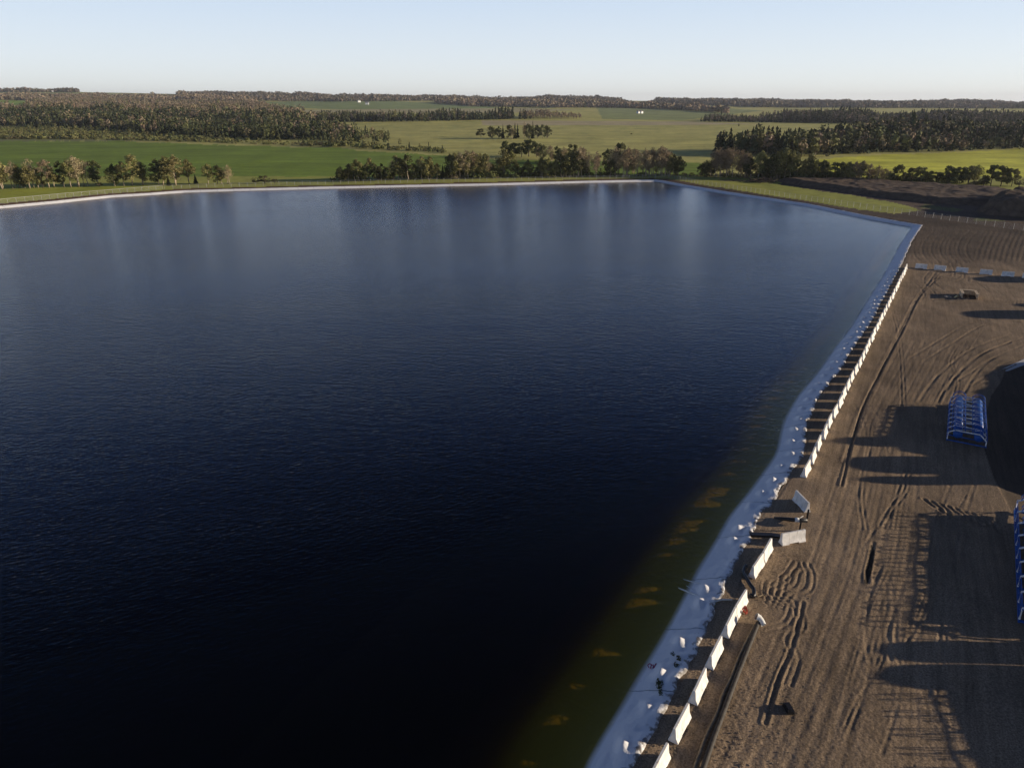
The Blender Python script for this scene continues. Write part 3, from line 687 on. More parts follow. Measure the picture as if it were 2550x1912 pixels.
def make_poplar(seed, h=15.0, wide=.26, leaves=2400, leaf='leaf_olive', bark='bark', base=.22, size=.27, nlimb=20):
    rnd = random.Random(seed)
    mb = MB(); stems = rnd.choice((1, 1, 2)); cl = []
    for s in range(stems):
        lean = Vector((rnd.uniform(-.06, .06), rnd.uniform(-.06, .06), 0)); off = Vector((s*rnd.uniform(.7, 1.4), rnd.uniform(-.5, .5), 0)); hh = h*(1 if s == 0 else rnd.uniform(.75, .95))
        tp = [off + lean*z + Vector((rnd.uniform(-.12, .12), rnd.uniform(-.12, .12), z)) for z in np.linspace(-.2, hh*.93, 9)]
        mb.tube(tp, list(np.linspace(.20, .03, 9)*(h/15)), 6)
        for k in range(nlimb):
            f = base + (1-base)*((k+.5)/nlimb)**.9; z = hh*min(f, .95); idx = min(int(f*8), 7); p0 = tp[idx].lerp(tp[idx+1], f*8-idx if f*8-idx < 1 else .9)
            an = rnd.uniform(0, 2*PI); prof = math.sin(PI*min(1, (f-base)/(1-base)*.85+.18))**.7
            ln = h*wide*.62*prof*rnd.uniform(.55, 1.15)
            p1 = p0 + Vector((math.cos(an)*ln, math.sin(an)*ln, ln*rnd.uniform(.5, 1.2)))
            mb.tube([p0, p0.lerp(p1, .5)+Vector((0, 0, -.1*ln)), p1], [.065*h/15, .04*h/15, .015], 4, False)
            rr = h*rnd.uniform(.045, .085)*(.6+.5*prof)
            cl.append((p0.lerp(p1, rnd.uniform(.7, 1.0))[:], (rr, rr, rr*rnd.uniform(1.0, 1.7))))
            if rnd.random() < .6: cl.append((p0.lerp(p1, .4)[:], (rr*.7, rr*.7, rr)))
        cl.append(((tp[-1]+Vector((0, 0, .2)))[:], (h*.035, h*.035, h*.07)))
    V, Fq = leaf_cloud(cl, leaves, size*h/15)
    return mb.mesh('trunk', M[bark], True), nmesh('crown', V, Fq, M[leaf])
def make_round(seed, h=10, leaves=2400, leaf='leaf_dark', size=.30, wide=.36, bark='darkbark'):
    rnd = random.Random(seed); mb = MB(); cl = []
    mb.tube([(0, 0, -.2), (.1, 0, h*.3), (0, .1, h*.6), (0, 0, h*.85)], [.22, .18, .1, .03], 6)
    for k in range(22):
        f = rnd.uniform(.22, .95); an = rnd.uniform(0, 2*PI); rad = h*wide*math.sqrt(max(0, 1-((f-.5)/.52)**2))*rnd.uniform(.35, 1)
        p1 = Vector((math.cos(an)*rad, math.sin(an)*rad, h*f)); p0 = Vector((0, 0, h*f*.65)); mb.tube([p0, p1], [.06, .02], 4, False)
        rr = h*rnd.uniform(.08, .15); cl.append((p1[:], (rr, rr, rr*.85)))
    V, Fq = leaf_cloud(cl, leaves, size*h/10); return mb.mesh('trunk', M[bark], True), nmesh('crown', V, Fq, M[leaf])
def make_spruce(seed, h=14, leaf='needle'):
    rnd = random.Random(seed); mb = MB(); mb.tube([(0, 0, -.2), (0, 0, h*.97)], [.2, .03], 6)
    cr = MB(); lev = 20
    V = []; Fq = []
    for k in range(lev):
        f = k/(lev-1); z = h*(.08+.9*f); r = h*.17*(1-f)**.8*rnd.uniform(.8, 1.15)+.12; nb_ = int(11-5*f)
        for j in range(nb_):
            an = 2*PI*(j+rnd.random()*.7)/nb_; L = r*rnd.uniform(.65, 1.15); wd = L*.33+.12; dr = -L*rnd.uniform(.15, .5)
            c, s = math.cos(an), math.sin(an); b = len(V)
            V += [(0, 0, z+.25), (c*L*.55-s*wd, s*L*.55+c*wd, z+dr*.4), (c*L, s*L, z+dr), (c*L*.55+s*wd, s*L*.55-c*wd, z+dr*.4-.15)]
            Fq.append([b, b+1, b+2, b+3])
            b = len(V); V += [(0, 0, z-.1), (c*L*.5, s*L*.5, z+dr*.2+.15), (c*L*.95, s*L*.95, z+dr*.9), (c*L*.5, s*L*.5, z+dr*.5-h*.03)]
            Fq.append([b, b+1, b+2, b+3])
    return mb.mesh('trunk', M['darkbark'], True), nmesh('crown', V, Fq, M[leaf])
KINDS = {}
def kind(name, fn, n, h, look, cat='tree', **kw):
    KINDS[name] = dict(v=[fn(sum(map(ord, name))+31*i, h=h, **kw) for i in range(n)], h=h, look=look, cat=cat, n=0)
kind('poplar_olive', make_poplar, 4, 15, 'olive-leaved poplar')
kind('poplar_pale', make_poplar, 3, 15, 'pale sunlit poplar', leaf='leaf_pale', leaves=2000)
kind('aspen_brown', make_poplar, 4, 15, 'brown thin-twigged aspen', leaf='leaf_brown', leaves=1900, size=.20, base=.3)
kind('poplar_dark', make_poplar, 3, 15, 'dark dense poplar', leaf='leaf_dark', leaves=3000, wide=.32, base=.1)
kind('round_dark', make_round, 3, 10, 'dark round-crowned tree')
kind('round_olive', make_round, 3, 10, 'olive round-crowned tree', leaf='leaf_olive')
kind('spruce', make_spruce, 3, 14, 'dark pointed spruce')
kind('shrub', make_round, 3, 3, 'low bushy shrub', 'shrub', leaf='shrub', leaves=500, wide=.55, size=.55)
NAMES = {'poplar_olive': 'poplar_tree', 'poplar_pale': 'poplar_tree', 'aspen_brown': 'aspen_tree', 'poplar_dark': 'poplar_tree', 'round_dark': 'leafy_tree', 'round_olive': 'leafy_tree', 'spruce': 'spruce_tree', 'shrub': 'shrub'}
TREES = []      # (x, y base, top row, width px, kind, group key)
def tr(off, s, lst, grp):
    for (x, y, top, wd, k) in lst:
        TREES.append((off[0]+x*s, off[1]+y*s, off[1]+top*s, wd*s, k, grp))
po, pp, ab, pdk, rd, ro, sp, sh = 'poplar_olive', 'poplar_pale', 'aspen_brown', 'poplar_dark', 'round_dark', 'round_olive', 'spruce', 'shrub'
tr((0, 370), .1921, [(10, 530, 90, 140, pp), (60, 528, 220, 110, po), (180, 515, 150, 120, ab), (255, 512, 200, 120, po), (300, 512, 260, 100, pdk), (395, 517, 210, 150, po), (445, 512, 125, 120, ab), (500, 512, 260, 110, po), (560, 510, 330, 80, sh),
    (640, 508, 130, 150, ab), (700, 505, 240, 110, po), (835, 498, 160, 130, pdk), (920, 500, 140, 170, po), (1045, 497, 85, 180, ab), (1135, 483, 140, 120, ab), (1270, 470, 150, 130, pdk), (1290, 495, 440, 120, sh),
    (1500, 486, 190, 110, pdk), (1610, 487, 160, 150, pp), (1735, 485, 70, 200, pp), (1855, 480, 170, 130, po)], 'A')
tr((0, 180), .3843, [(1030, 733, 560, 80, pdk), (1060, 733, 545, 110, po), (1095, 738, 670, 70, sp), (1150, 730, 532, 110, pp), (1220, 722, 558, 90, po), (1270, 722, 660, 40, sp), (1350, 728, 590, 90, po), (1415, 724, 600, 80, pdk), (1475, 724, 600, 60, ab), (1440, 724, 610, 60, po),
    (1655, 722, 680, 50, sh), (1715, 722, 670, 85, sh), (1780, 722, 690, 60, sh)], 'B')
tr((800, 330), .2034, [(150, 600, 540, 90, sh), (240, 602, 410, 110, pdk), (290, 602, 450, 90, pdk), (340, 600, 380, 120, po), (410, 600, 440, 90, pdk), (460, 598, 320, 140, po), (540, 596, 400, 90, pdk), (598, 590, 305, 90, pp), (650, 596, 390, 80, rd), (740, 594, 380, 90, pdk), (820, 592, 430, 130, rd),
    (890, 590, 430, 110, rd), (948, 585, 280, 150, po), (1000, 585, 330, 100, po), (1060, 588, 268, 120, pdk), (1150, 582, 390, 90, pdk), (1228, 578, 285, 160, pp), (1310, 580, 290, 110, po), (1340, 578, 380, 90, pdk), (1420, 575, 370, 80, po), (1490, 573, 390, 70, sp), (1545, 570, 450, 90, pdk)], 'C')
tr((800, 330), .2034, [(1585, 568, 250, 100, pdk), (1640, 568, 235, 110, po), (1700, 568, 230, 120, ab), (1750, 565, 225, 110, po), (1800, 565, 205, 120, ab), (1830, 562, 240, 110, po), (1880, 562, 215, 110, ab), (1925, 560, 250, 100, po), (1975, 558, 260, 110, po), (2030, 558, 290, 80, ab), (2095, 555, 380, 90, po), (2140, 555, 400, 80, pdk)], 'D')
tr((1250, 330), .2034, [(45, 548, 195, 130, po), (105, 548, 230, 110, po), (190, 550, 440, 90, sh), (250, 552, 420, 100, rd), (322, 550, 330, 90, po), (400, 552, 420, 90, rd), (490, 552, 290, 120, po), (560, 552, 310, 100, po), (610, 552, 400, 90, pdk), (660, 552, 330, 90, po), (720, 550, 260, 110, pdk), (775, 550, 240, 120, po), (840, 550, 220, 100, pdk),
    (885, 548, 230, 120, pdk), (930, 548, 200, 110, ab), (975, 546, 200, 110, ab), (1030, 546, 420, 90, sh), (1075, 546, 225, 90, ab), (1135, 546, 230, 90, ab), (1200, 544, 440, 100, sh), (1290, 542, 430, 90, sh)], 'E')
tr((1250, 330), .2034, [(40, 310, 110, 150, rd), (120, 300, 130, 190, rd), (240, 305, 130, 150, rd), (330, 300, 95, 200, rd), (420, 310, 120, 130, rd), (500, 330, 145, 130, pdk), (590, 350, 155, 120, ab), (680, 370, 165, 120, pdk), (770, 370, 170, 120, ab), (860, 380, 150, 130, rd), (940, 390, 165, 120, ab), (1010, 410, 175, 110, ab)], 'F')
tr((1250, 330), .2034, [(1290, 450, 200, 110, pdk), (1340, 540, 330, 90, pdk), (1392, 538, 170, 130, ab), (1430, 520, 140, 100, rd), (1470, 538, 200, 100, ab), (1525, 538, 175, 140, ab), (1605, 500, 180, 110, ab), (1650, 534, 220, 100, ab), (1722, 532, 185, 100, ab), (1748, 530, 200, 90, ab), (1800, 530, 190, 110, ab),
    (1865, 530, 170, 110, ab), (1920, 532, 155, 110, ab), (1948, 530, 160, 120, ab), (2000, 530, 180, 100, ab), (2050, 530, 260, 90, po), (2100, 528, 265, 100, pdk), (2160, 532, 285, 90, pdk)], 'G')
tr((1650, 360), .226, [(440, 350, 190, 80, pdk), (490, 350, 170, 70, po), (530, 352, 175, 80, pdk), (585, 358, 40, 90, ab), (635, 364, 15, 110, ab), (700, 364, 20, 120, ab), (770, 364, 15, 120, ab), (830, 364, 55, 100, ab), (890, 368, 75, 100, ab), (940, 370, 90, 90, po), (965, 374, 150, 100, pdk), (1050, 378, 60, 110, po), (1110, 380, 130, 120, rd), (1140, 384, 180, 110, rd),
    (1200, 384, 90, 110, pdk), (1240, 384, 60, 100, po), (1285, 385, 35, 130, po), (1340, 386, 70, 100, pdk), (1395, 388, 55, 110, po), (1430, 390, 250, 80, sp), (1475, 388, 170, 90, pdk), (1560, 390, 105, 110, po), (1610, 392, 170, 90, rd), (1665, 394, 165, 100, po), (1740, 402, 175, 110, rd), (1800, 402, 190, 100, po), (1880, 404, 200, 120, rd), (1950, 406, 200, 100, rd),
    (2010, 407, 200, 90, po), (2060, 408, 190, 130, po), (2110, 408, 180, 100, ab), (2165, 408, 175, 110, po)], 'H')
tr((1700, 180), .3843, [(1150, 708, 575, 70, ab), (1200, 712, 590, 80, ab), (1245, 714, 600, 60, ab), (1300, 714, 620, 60, ab), (1345, 716, 650, 70, ro), (1390, 722, 600, 80, rd), (1440, 718, 655, 60, rd), (1480, 718, 620, 80, ro), (1530, 718, 615, 80, ro), (1585, 718, 640, 70, ro), (1640, 718, 650, 80, rd), (1715, 722, 610, 100, rd), (1750, 722, 620, 70, ro),
    (1790, 722, 615, 80, rd), (1850, 722, 600, 100, ro), (1900, 722, 598, 80, po), (1950, 735, 680, 60, sh), (1995, 738, 605, 90, rd), (2060, 740, 608, 100, rd), (2130, 740, 628, 70, ro), (2180, 740, 690, 70, sh)], 'I')
tr((850, 180), .3843, [(905, 422, 368, 62, rd), (970, 430, 345, 42, pdk), (1018, 432, 350, 32, pdk), (1047, 433, 336, 26, sp), (1083, 434, 340, 48, pdk), (1112, 434, 350, 30, ab), (1125, 433, 324, 30, sp), (1142, 428, 330, 28, sp), (1185, 425, 320, 22, ab), (1210, 432, 330, 42, pdk), (1240, 432, 313, 28, sp), (1270, 430, 340, 40, pdk), (1302, 430, 338, 30, pdk), (1330, 428, 340, 30, pdk)], 'J')
tr((850, 180), .3843, [(570, 505, 484, 55, sh), (655, 512, 470, 30, sp), (1675, 560, 538, 40, sh), (1880, 405, 395, 26, sh)], 'K')
tr((1700, 180), .3843, [(790, 545, 470, 60, po), (860, 545, 462, 80, po), (935, 550, 522, 36, sh), (490, 355, 328, 16, sh), (362, 355, 335, 12, sh)], 'L')
DESC = {'A': ('the clump behind the railed fence', 'trees behind the left railed fence'), 'B': ('the clumps left of the bank shrubs', 'trees left of the bank shrubs'),
        'C': ('the treeline before the dark green field', 'trees in front of the dark green field'), 'D': ('the tall clump at the field corner', 'tall clump at the green field corner'),
        'E': ('the middle stretch of the bank treeline', 'middle stretch of the bank treeline'), 'F': ('the dark grove behind the bank treeline', 'dark grove behind the bank treeline'),
        'G': ('the brown stand above the far pond corner', 'brown stand above the far pond corner'), 'H': ('the treeline right of the far pond corner', 'treeline right of the far pond corner'),
        'I': ('the sparse row before the yellow-green field', 'sparse row before the yellow-green field'), 'J': ('the lone clump out on the pasture', 'lone clump on the open pasture'),
        'K': ('the scattered growth on the pasture', 'scattered growth on the pasture'), 'L': ('the few at the right forest edge', 'few trees by the right forest edge')}
for (x, y, top, wd, k, grp) in list(TREES):               # thinner, lower growth standing between and behind the big ones
    if grp in 'CDEFGHI' and k != sh:
        TREES.append((x+random.uniform(-14, 14), y-random.uniform(1, 4), y-(y-top)*random.uniform(.5, .88), wd*random.uniform(.6, .95), random.choice([po, ab, ab, ab, pp, ro]), grp))
TREES.sort(key=lambda t: (t[5], t[0])); cnt = {}
PROTO = {}
for (x, y, top, wd, k, grp) in TREES:
    p = at(x, y); K = KINDS[k]; depth = p.y*CP + H*SP
    h = float((rowtan(top)-rowtan(y))*p.y); h = max(h, 1.0)
    vi = K['n'] % len(K['v']); K['n'] += 1
    if (k, vi) not in PROTO:
        o = empty(NAMES[k], p); part('trunk', K['v'][vi][0], o); part('crown', K['v'][vi][1], o); PROTO[(k, vi)] = o
    else: o = copy_tree(PROTO[(k, vi)]); o.location = p
    bw = {'poplar': .25, 'aspen_': .25, 'round_': .72, 'spruce': .32, 'shrub': 1.1}[k[:6] if k != 'shrub' else k]
    wm = max(wd/F*depth, .5); sz = h/K['h']; sxy = sz*min(max(wm/(bw*h), .7), 1.7)
    o.scale = (sxy, sxy, sz); o.rotation_euler = (0, 0, random.uniform(0, 6.28))
    cnt[grp] = cnt.get(grp, 0)+1
    tag(o, f"{K['look']}, {ordw(cnt[grp])} from the left in {DESC[grp][0]}", K['cat'], DESC[grp][1])

# ------------------------------------------------------------------ far woods (one mass each)
def low_conifer(seed, n=42):
    r = np.random.RandomState(seed); h = 1-r.rand(n)**.75*.92; rad = (1.02-h)*.20*r.uniform(.5, 1.1, n); an = r.uniform(0, 2*PI, n)
    p = np.stack([rad*np.cos(an), rad*np.sin(an), h], 1); nrm = np.stack([np.cos(an), np.sin(an), .5+0*an], 1)+r.normal(size=(n, 3))*.35; nrm /= np.linalg.norm(nrm, axis=1)[:, None]
    a = np.cross(nrm, (0, 0, 1.0)); a /= np.linalg.norm(a, axis=1)[:, None]; b = np.cross(a, nrm); sz = (.05+.06*(1-h))[:, None]*r.uniform(.7, 1.3, (n, 1))
    V = np.stack([p-a*sz-b*sz*.7, p+a*sz-b*sz*.7, p+b*sz*1.2], 1).reshape(-1, 3); T = np.arange(3*n).reshape(-1, 3); return V, T
def low_broad(seed, n=48, rx=.20, zc=.60, rz=.38, s=.042):
    r = np.random.RandomState(seed); d = r.normal(size=(n, 3)); d /= np.linalg.norm(d, axis=1)[:, None]
    p = np.array([0, 0, zc])+d*np.array([rx, rx, rz])*r.uniform(.5, 1.0, (n, 1))
    nrm = d+r.normal(size=(n, 3))*.4; nrm /= np.linalg.norm(nrm, axis=1)[:, None]; a = np.cross(nrm, r.normal(size=(n, 3))); a /= np.linalg.norm(a, axis=1)[:, None]; b = np.cross(nrm, a)
    a *= s*1.6*r.uniform(.6, 1.3, (n, 1)); b *= s*1.6*r.uniform(.6, 1.3, (n, 1))
    V = np.stack([p-a-b*.6, p+a-b*.6, p+b], 1).reshape(-1, 3); T = np.arange(3*n).reshape(-1, 3)
    c = len(V); V = np.concatenate([V, [(-.012, 0, 0), (.012, 0, 0), (0, .0, .8), (0, -.012, 0), (0, .012, 0), (0, 0, .8)]]); T = np.concatenate([T, [(c, c+1, c+2), (c+3, c+4, c+5)]])
    return V, T
LC = [low_conifer(i) for i in range(4)]; LB = [low_broad(10+i) for i in range(4)]; LSH = [low_broad(30+i, 60, .75, .42, .45, .11) for i in range(3)]
LUN = [low_broad(70+i, 110, .8, .45, .5, .075) for i in range(3)]; LBF = [low_broad(50+i, 12, .34, .55, .42, .17) for i in range(4)]
CCON, CBRN, COLV, CSHR, CGRY = (.050, .060, .030), (.215, .172, .115), (.130, .134, .058), (.145, .15, .06), (.165, .14, .105)
def wood(name, label, poly, step, hgt, mix, cat='wood', ymax=4700, ymin=None, fade=None):
    """poly: outline of the ground the wood stands on (photo pixels); mix: [(share, models, colour, height factor)]"""
    w_ = [atf(x, y) for x, y in poly]; x0, x1 = min(p.x for p in w_)-60, max(p.x for p in w_)+60; y0, y1 = min(p.y for p in w_)-30, min(max(p.y for p in w_)+60, ymax)
    gx, gy = np.meshgrid(np.arange(x0, x1, step), np.arange(y0, y1, step)); gx = gx.ravel(); gy = gy.ravel()
    gx = gx + RS.uniform(-.5, .5, gx.shape)*step; gy = gy + RS.uniform(-.5, .5, gy.shape)*step
    gz = far_z(gx, gy); px, pr = project(gx, gy, gz)
    m = inpoly(px+fbm(gx/60, gy/60, 3, 81)*8, pr+fbm(gx/50, gy/90, 3, 83)*2.5, poly) & (px > -260) & (px < 2800); gx, gy, gz = gx[m], gy[m], gz[m]
    n = len(gx); sel = RS.rand(n); patch = fbm(gx/90, gy/140, 3, 85); sel = np.clip(sel + patch*.9, 0, .9999)
    Vs, Ts, Cs = [], [], []; off = 0; acc = 0
    for share, models, colr, hf in mix:
        mm = (sel >= acc) & (sel < acc+share); acc += share
        for vi, (bv, bt) in enumerate(models):
            q = np.where(mm)[0][vi::len(models)]
            if not len(q): continue
            hh = hgt*hf*RS.uniform(.62, 1.15, len(q))*(1+fbm(gx[q]/70, gy[q]/90, 3, 87)*1.5); a = RS.uniform(0, 6.28, len(q)); ca, sa = np.cos(a)[:, None], np.sin(a)[:, None]; wx = hh[:, None]*RS.uniform(.85, 1.3, (len(q), 1))
            X = (bv[None, :, 0]*ca-bv[None, :, 1]*sa)*wx+gx[q][:, None]; Y = (bv[None, :, 0]*sa+bv[None, :, 1]*ca)*wx+gy[q][:, None]; Z = bv[None, :, 2]*hh[:, None]+gz[q][:, None]-.3
            nv = bv.shape[0]; Vs.append(np.stack([X, Y, Z], -1).reshape(-1, 3)); Ts.append((bt[None]+(np.arange(len(q))*nv)[:, None, None]+off).reshape(-1, 3)); off += nv*len(q)
            cc = np.array(colr)[None]*(RS.uniform(.84, 1.18, (len(q), 1)))*(1+RS.uniform(-.07, .07, (len(q), 3))); Cs.append(np.repeat(np.concatenate([cc, np.ones((len(q), 1))], 1), nv, 0))
    me = nmesh(name, np.concatenate(Vs), np.concatenate(Ts), M['forest'], False, {'col': ('FLOAT_COLOR', np.concatenate(Cs))})
    o = link(name, me); tag(o, label, cat, kind='stuff'); print(name, n, 'trees', len(me.polygons), 'faces'); return o
wood('undergrowth', 'olive undergrowth along the foot of the bank treeline', [(830, 456), (830, 449), (1100, 446), (1500, 441), (1700, 439), (1760, 441), (1900, 445), (2080, 450), (2300, 456), (2450, 462), (2450, 459), (2300, 451), (2050, 443), (1900, 438), (1700, 434), (1500, 436), (1100, 441), (830, 445)], 3.2, 3.0,
     [(.5, LUN, (.11, .115, .045), 1), (.3, LUN, (.16, .14, .07), .7)], cat='undergrowth')
wood('spruce_forest', 'dark spruce forest behind the green field at left', [(-250, 314), (0, 316), (230, 321), (345, 331), (500, 343), (650, 350), (790, 350), (850, 358), (905, 351), (965, 356), (975, 347), (900, 338), (840, 330), (800, 317), (700, 306), (560, 299), (400, 290), (200, 283), (-250, 281)], 8.0, 17,
     [(.62, LC, CCON, 1), (.26, LB, COLV, .9), (.12, LB, CBRN, .95)])
wood('brown_aspen_forest', 'brown leafless aspen forest rising behind the dark spruces at left', [(-250, 283), (200, 285), (400, 292), (560, 301), (700, 308), (770, 314), (800, 300), (720, 286), (680, 272), (640, 262), (480, 256), (250, 249), (100, 252), (70, 262), (66, 272), (-250, 272)], 11, 16,
     [(.10, LC, CCON, 1), (.78, LB, CBRN, 1), (.12, LB, COLV, 1)])
wood('brown_aspen_wood', 'pale brown wood under the left skyline fields', [(-250, 250), (0, 250), (90, 251), (240, 248), (420, 250), (640, 259), (640, 250), (520, 241), (380, 242), (200, 240), (0, 241), (-250, 242)], 14, 15,
     [(.08, LC, CCON, 1), (.92, LBF, CBRN, 1)])
wood('willow_thicket', 'olive willow thicket between the green field and the spruce forest', [(-250, 347), (0, 347), (200, 348), (330, 350), (560, 358), (850, 367), (1000, 376), (1110, 382), (1100, 374), (980, 366), (905, 360), (800, 355), (640, 352), (480, 344), (340, 332), (230, 322), (0, 317), (-250, 315)], 6.5, 4.2,
     [(.45, LSH, CSHR, 1), (.15, LSH, (.13, .12, .06), .8), (.06, LC, CCON, 2.0), (.10, LB, COLV, 1.9)])
wood('spruce_strip', 'dark strip of spruces crossing the middle pasture', [(780, 303), (860, 304), (1060, 303), (1140, 301), (1180, 300), (1275, 298), (1285, 295), (1100, 295), (900, 294), (770, 295)], 8, 17, [(.62, LC, CCON, 1), (.16, LB, COLV, 1), (.15, LB, CGRY, 1)])
wood('brown_tree_strip', 'brown tree strip at the right end of the spruce strip', [(1290, 298), (1450, 297), (1445, 292), (1300, 291)], 9, 14, [(.1, LC, CCON, 1.1), (.9, LB, CBRN, 1)])
wood('brown_ridge_wood', 'long brown wood in front of the central ridge', [(1080, 257), (1180, 266), (1420, 269), (1560, 269), (1700, 275), (1820, 284), (1750, 272), (1600, 262), (1500, 258), (1330, 254), (1130, 251)], 14, 16, [(.12, LC, CCON, 1), (.88, LBF, CBRN, 1)])
wood('skyline_wood', 'dark tree crest on the skyline at far left', [(0, 229.5), (60, 231), (195, 231), (200, 227), (100, 225), (0, 226)], 16, 17, [(.4, LC, CCON, 1), (.6, LBF, CGRY, 1)])
wood('ridge_forest', 'brown-grey forest along the central skyline ridge', [(440, 240), (560, 246), (700, 253), (850, 254), (1060, 252), (1150, 254), (1330, 256), (1540, 258), (1550, 252), (1500, 247), (1300, 243), (1050, 242), (850, 240), (600, 235), (450, 232)], 17, 16, [(.22, LC, CCON, 1), (.78, LBF, CGRY, 1)])
wood('right_ridge_forest', 'grey-brown forest along the right skyline ridge', [(1620, 256), (1800, 265), (1900, 268), (2100, 269), (2300, 270), (2600, 271), (2800, 271), (2800, 258), (2550, 255), (2190, 260), (2000, 254), (1750, 251), (1640, 250)], 16, 17, [(.2, LC, CCON, 1), (.8, LBF, CGRY, 1)])
wood('right_spruce_belt', 'dark straight-edged spruce belt at the back of the right pasture', [(1735, 303), (1900, 305), (2150, 308), (2360, 311), (2560, 313), (2800, 315), (2800, 297), (2400, 296), (2000, 296), (1900, 297), (1780, 298)], 8.0, 15, [(.62, LC, CCON, 1), (.38, LB, CGRY, 1)])
wood('right_spruce_forest', 'dark mixed forest behind the yellow-green field at right', [(1775, 382), (1850, 388), (1990, 392), (2060, 388), (2200, 383), (2400, 377), (2550, 371), (2800, 350), (2800, 330), (2560, 330), (2350, 336), (2240, 342), (2120, 343), (2060, 360), (1940, 366), (1780, 374)], 7.0, 16,
     [(.55, LC, CCON, 1), (.17, LB, COLV, 1), (.28, LB, CBRN, .95)])

# ------------------------------------------------------------------ farmsteads
hm = MB(); hm.box((0, 0, 2), (9, 7, 4)); rm = MB(); rm.v = [(-5, -4, 3.9), (5, -4, 3.9), (5, 4, 3.9), (-5, 4, 3.9), (-5, 0, 6.4), (5, 0, 6.4)]; rm.f = [[0, 1, 5, 4], [2, 3, 4, 5], [0, 4, 3], [1, 2, 5], [0, 3, 2, 1]]
HM, RM = hm.mesh('wall', M['house']), rm.mesh('roof', M['roof'])
for (x, y, sc, l) in [(132, 229.5, 1.3, 'tiny white house below the far left tree crest'), (894, 255.5, 1.4, 'tiny white house on the left of the middle green field'), (914, 261, 1.5, 'tiny white shed nearest in the middle green field'), (1100, 256, 1.4, 'tiny white house at the left end of the brown ridge wood'),
                      (1590, 283, 1.0, 'left one of two small white bins on the pasture'), (1596.5, 283, 1.0, 'right one of two small white bins on the pasture'), (1643, 251.5, 2.2, 'white farm building on the right of centre skyline, left of two'), (1671, 251.5, 1.8, 'white farm building on the right of centre skyline, right of two')]:
    p = atf(x, y); o = empty('farm_building', p, random.uniform(0, 1)); o.scale = (sc, sc, sc*1.2); tag(o, l, 'house', 'white farm buildings far off'); part('wall', HM, o); part('roof', RM, o)

# ------------------------------------------------------------------ soil piles
def heap(name, label, pxs, hgt, edge, seed, step=.8, gully=0, cat='soil pile'):
    w_ = [at(x, y) for x, y in pxs]; pl = [(p.x, p.y) for p in w_]
    x0, x1, y0, y1 = min(p[0] for p in pl)-1, max(p[0] for p in pl)+1, min(p[1] for p in pl)-1, max(p[1] for p in pl)+1
    gx, gy = np.meshgrid(np.arange(x0, x1, step), np.arange(y0, y1, step)); ins = inpoly(gx, gy, pl); d = np.where(ins, segdist(gx, gy, pl, True), -segdist(gx, gy, pl, True))
    d = d + fbm(gx/3, gy/3, 3, seed+3)*2.6
    z = hgt*np.clip(d/edge, 0, 1)**.8*(1+fbm(gx/7, gy/7, 4, seed)*.5) + fbm(gx/1.6, gy/1.6, 3, seed+7)*.7*np.clip(d/edge, 0, 1)
    if gully: z = z*(1-gully*np.abs(np.sin(gx*1.1+fbm(gx/4, gy/4, 2, seed+9)*5))*np.clip(1.4-d/edge, 0, 1))
    z = np.where(d > 0, z, -.25)
    fcs = grid_faces(gx.shape[0], gx.shape[1]); fcs = fcs[(d.ravel()[fcs] > -.6).any(1)]
    o = link(name, nmesh(name, np.stack([gx, gy, z], -1).reshape(-1, 3), fcs, M['soilpile'], True)); return tag(o, label, cat)
heap('soil_windrow', 'long brown ridge of stripped soil behind the right bank fence', [(1925, 452), (1992, 450), (2150, 453), (2290, 462), (2500, 476), (2560, 490), (2620, 510), (2560, 515), (2480, 512), (2390, 511), (2290, 503), (2240, 497), (2150, 486), (2060, 473), (1990, 464)], 2.0, 4.5, 101)
heap('soil_heap', 'steep dark soil heap with gullies at the right edge', [(2435, 527), (2452, 510), (2500, 500), (2600, 505), (2700, 530), (2700, 556), (2550, 541), (2470, 536)], 5.2, 4.5, 131, .6, .5)
heap('unseen_shade_heap', 'tall heap added out of view to shade the lined pit', [(2740, 890), (2700, 1100), (2690, 1180), (2690, 1235), (2960, 1250), (3150, 1100), (3100, 885)], 4.6, 6, 171)  # unseen heap, added to throw shade over the pit
# brush pile: a tangle of branches
mb = MB()
c0 = at(1900, 454)
for k in range(220):
    an = random.uniform(0, 2*PI); ra = 9*abs(random.gauss(0, .45)); p = Vector((c0.x+math.cos(an)*ra*1.3, c0.y+math.sin(an)*ra*.6, random.uniform(0, 1.6)*max(.1, 1-ra/12)))
    q = p+Vector((random.uniform(-3, 3), random.uniform(-2, 2), random.uniform(-.3, 1.1))); mb.tube([p, p.lerp(q, .5)+Vector((0, 0, .2)), q], [.16, .11, .05], 4, False)
tag(link('brush_pile', mb.mesh('brush_pile', M['darkbark'])), 'dark heap of cleared branches at the left end of the soil ridge', 'brush pile')

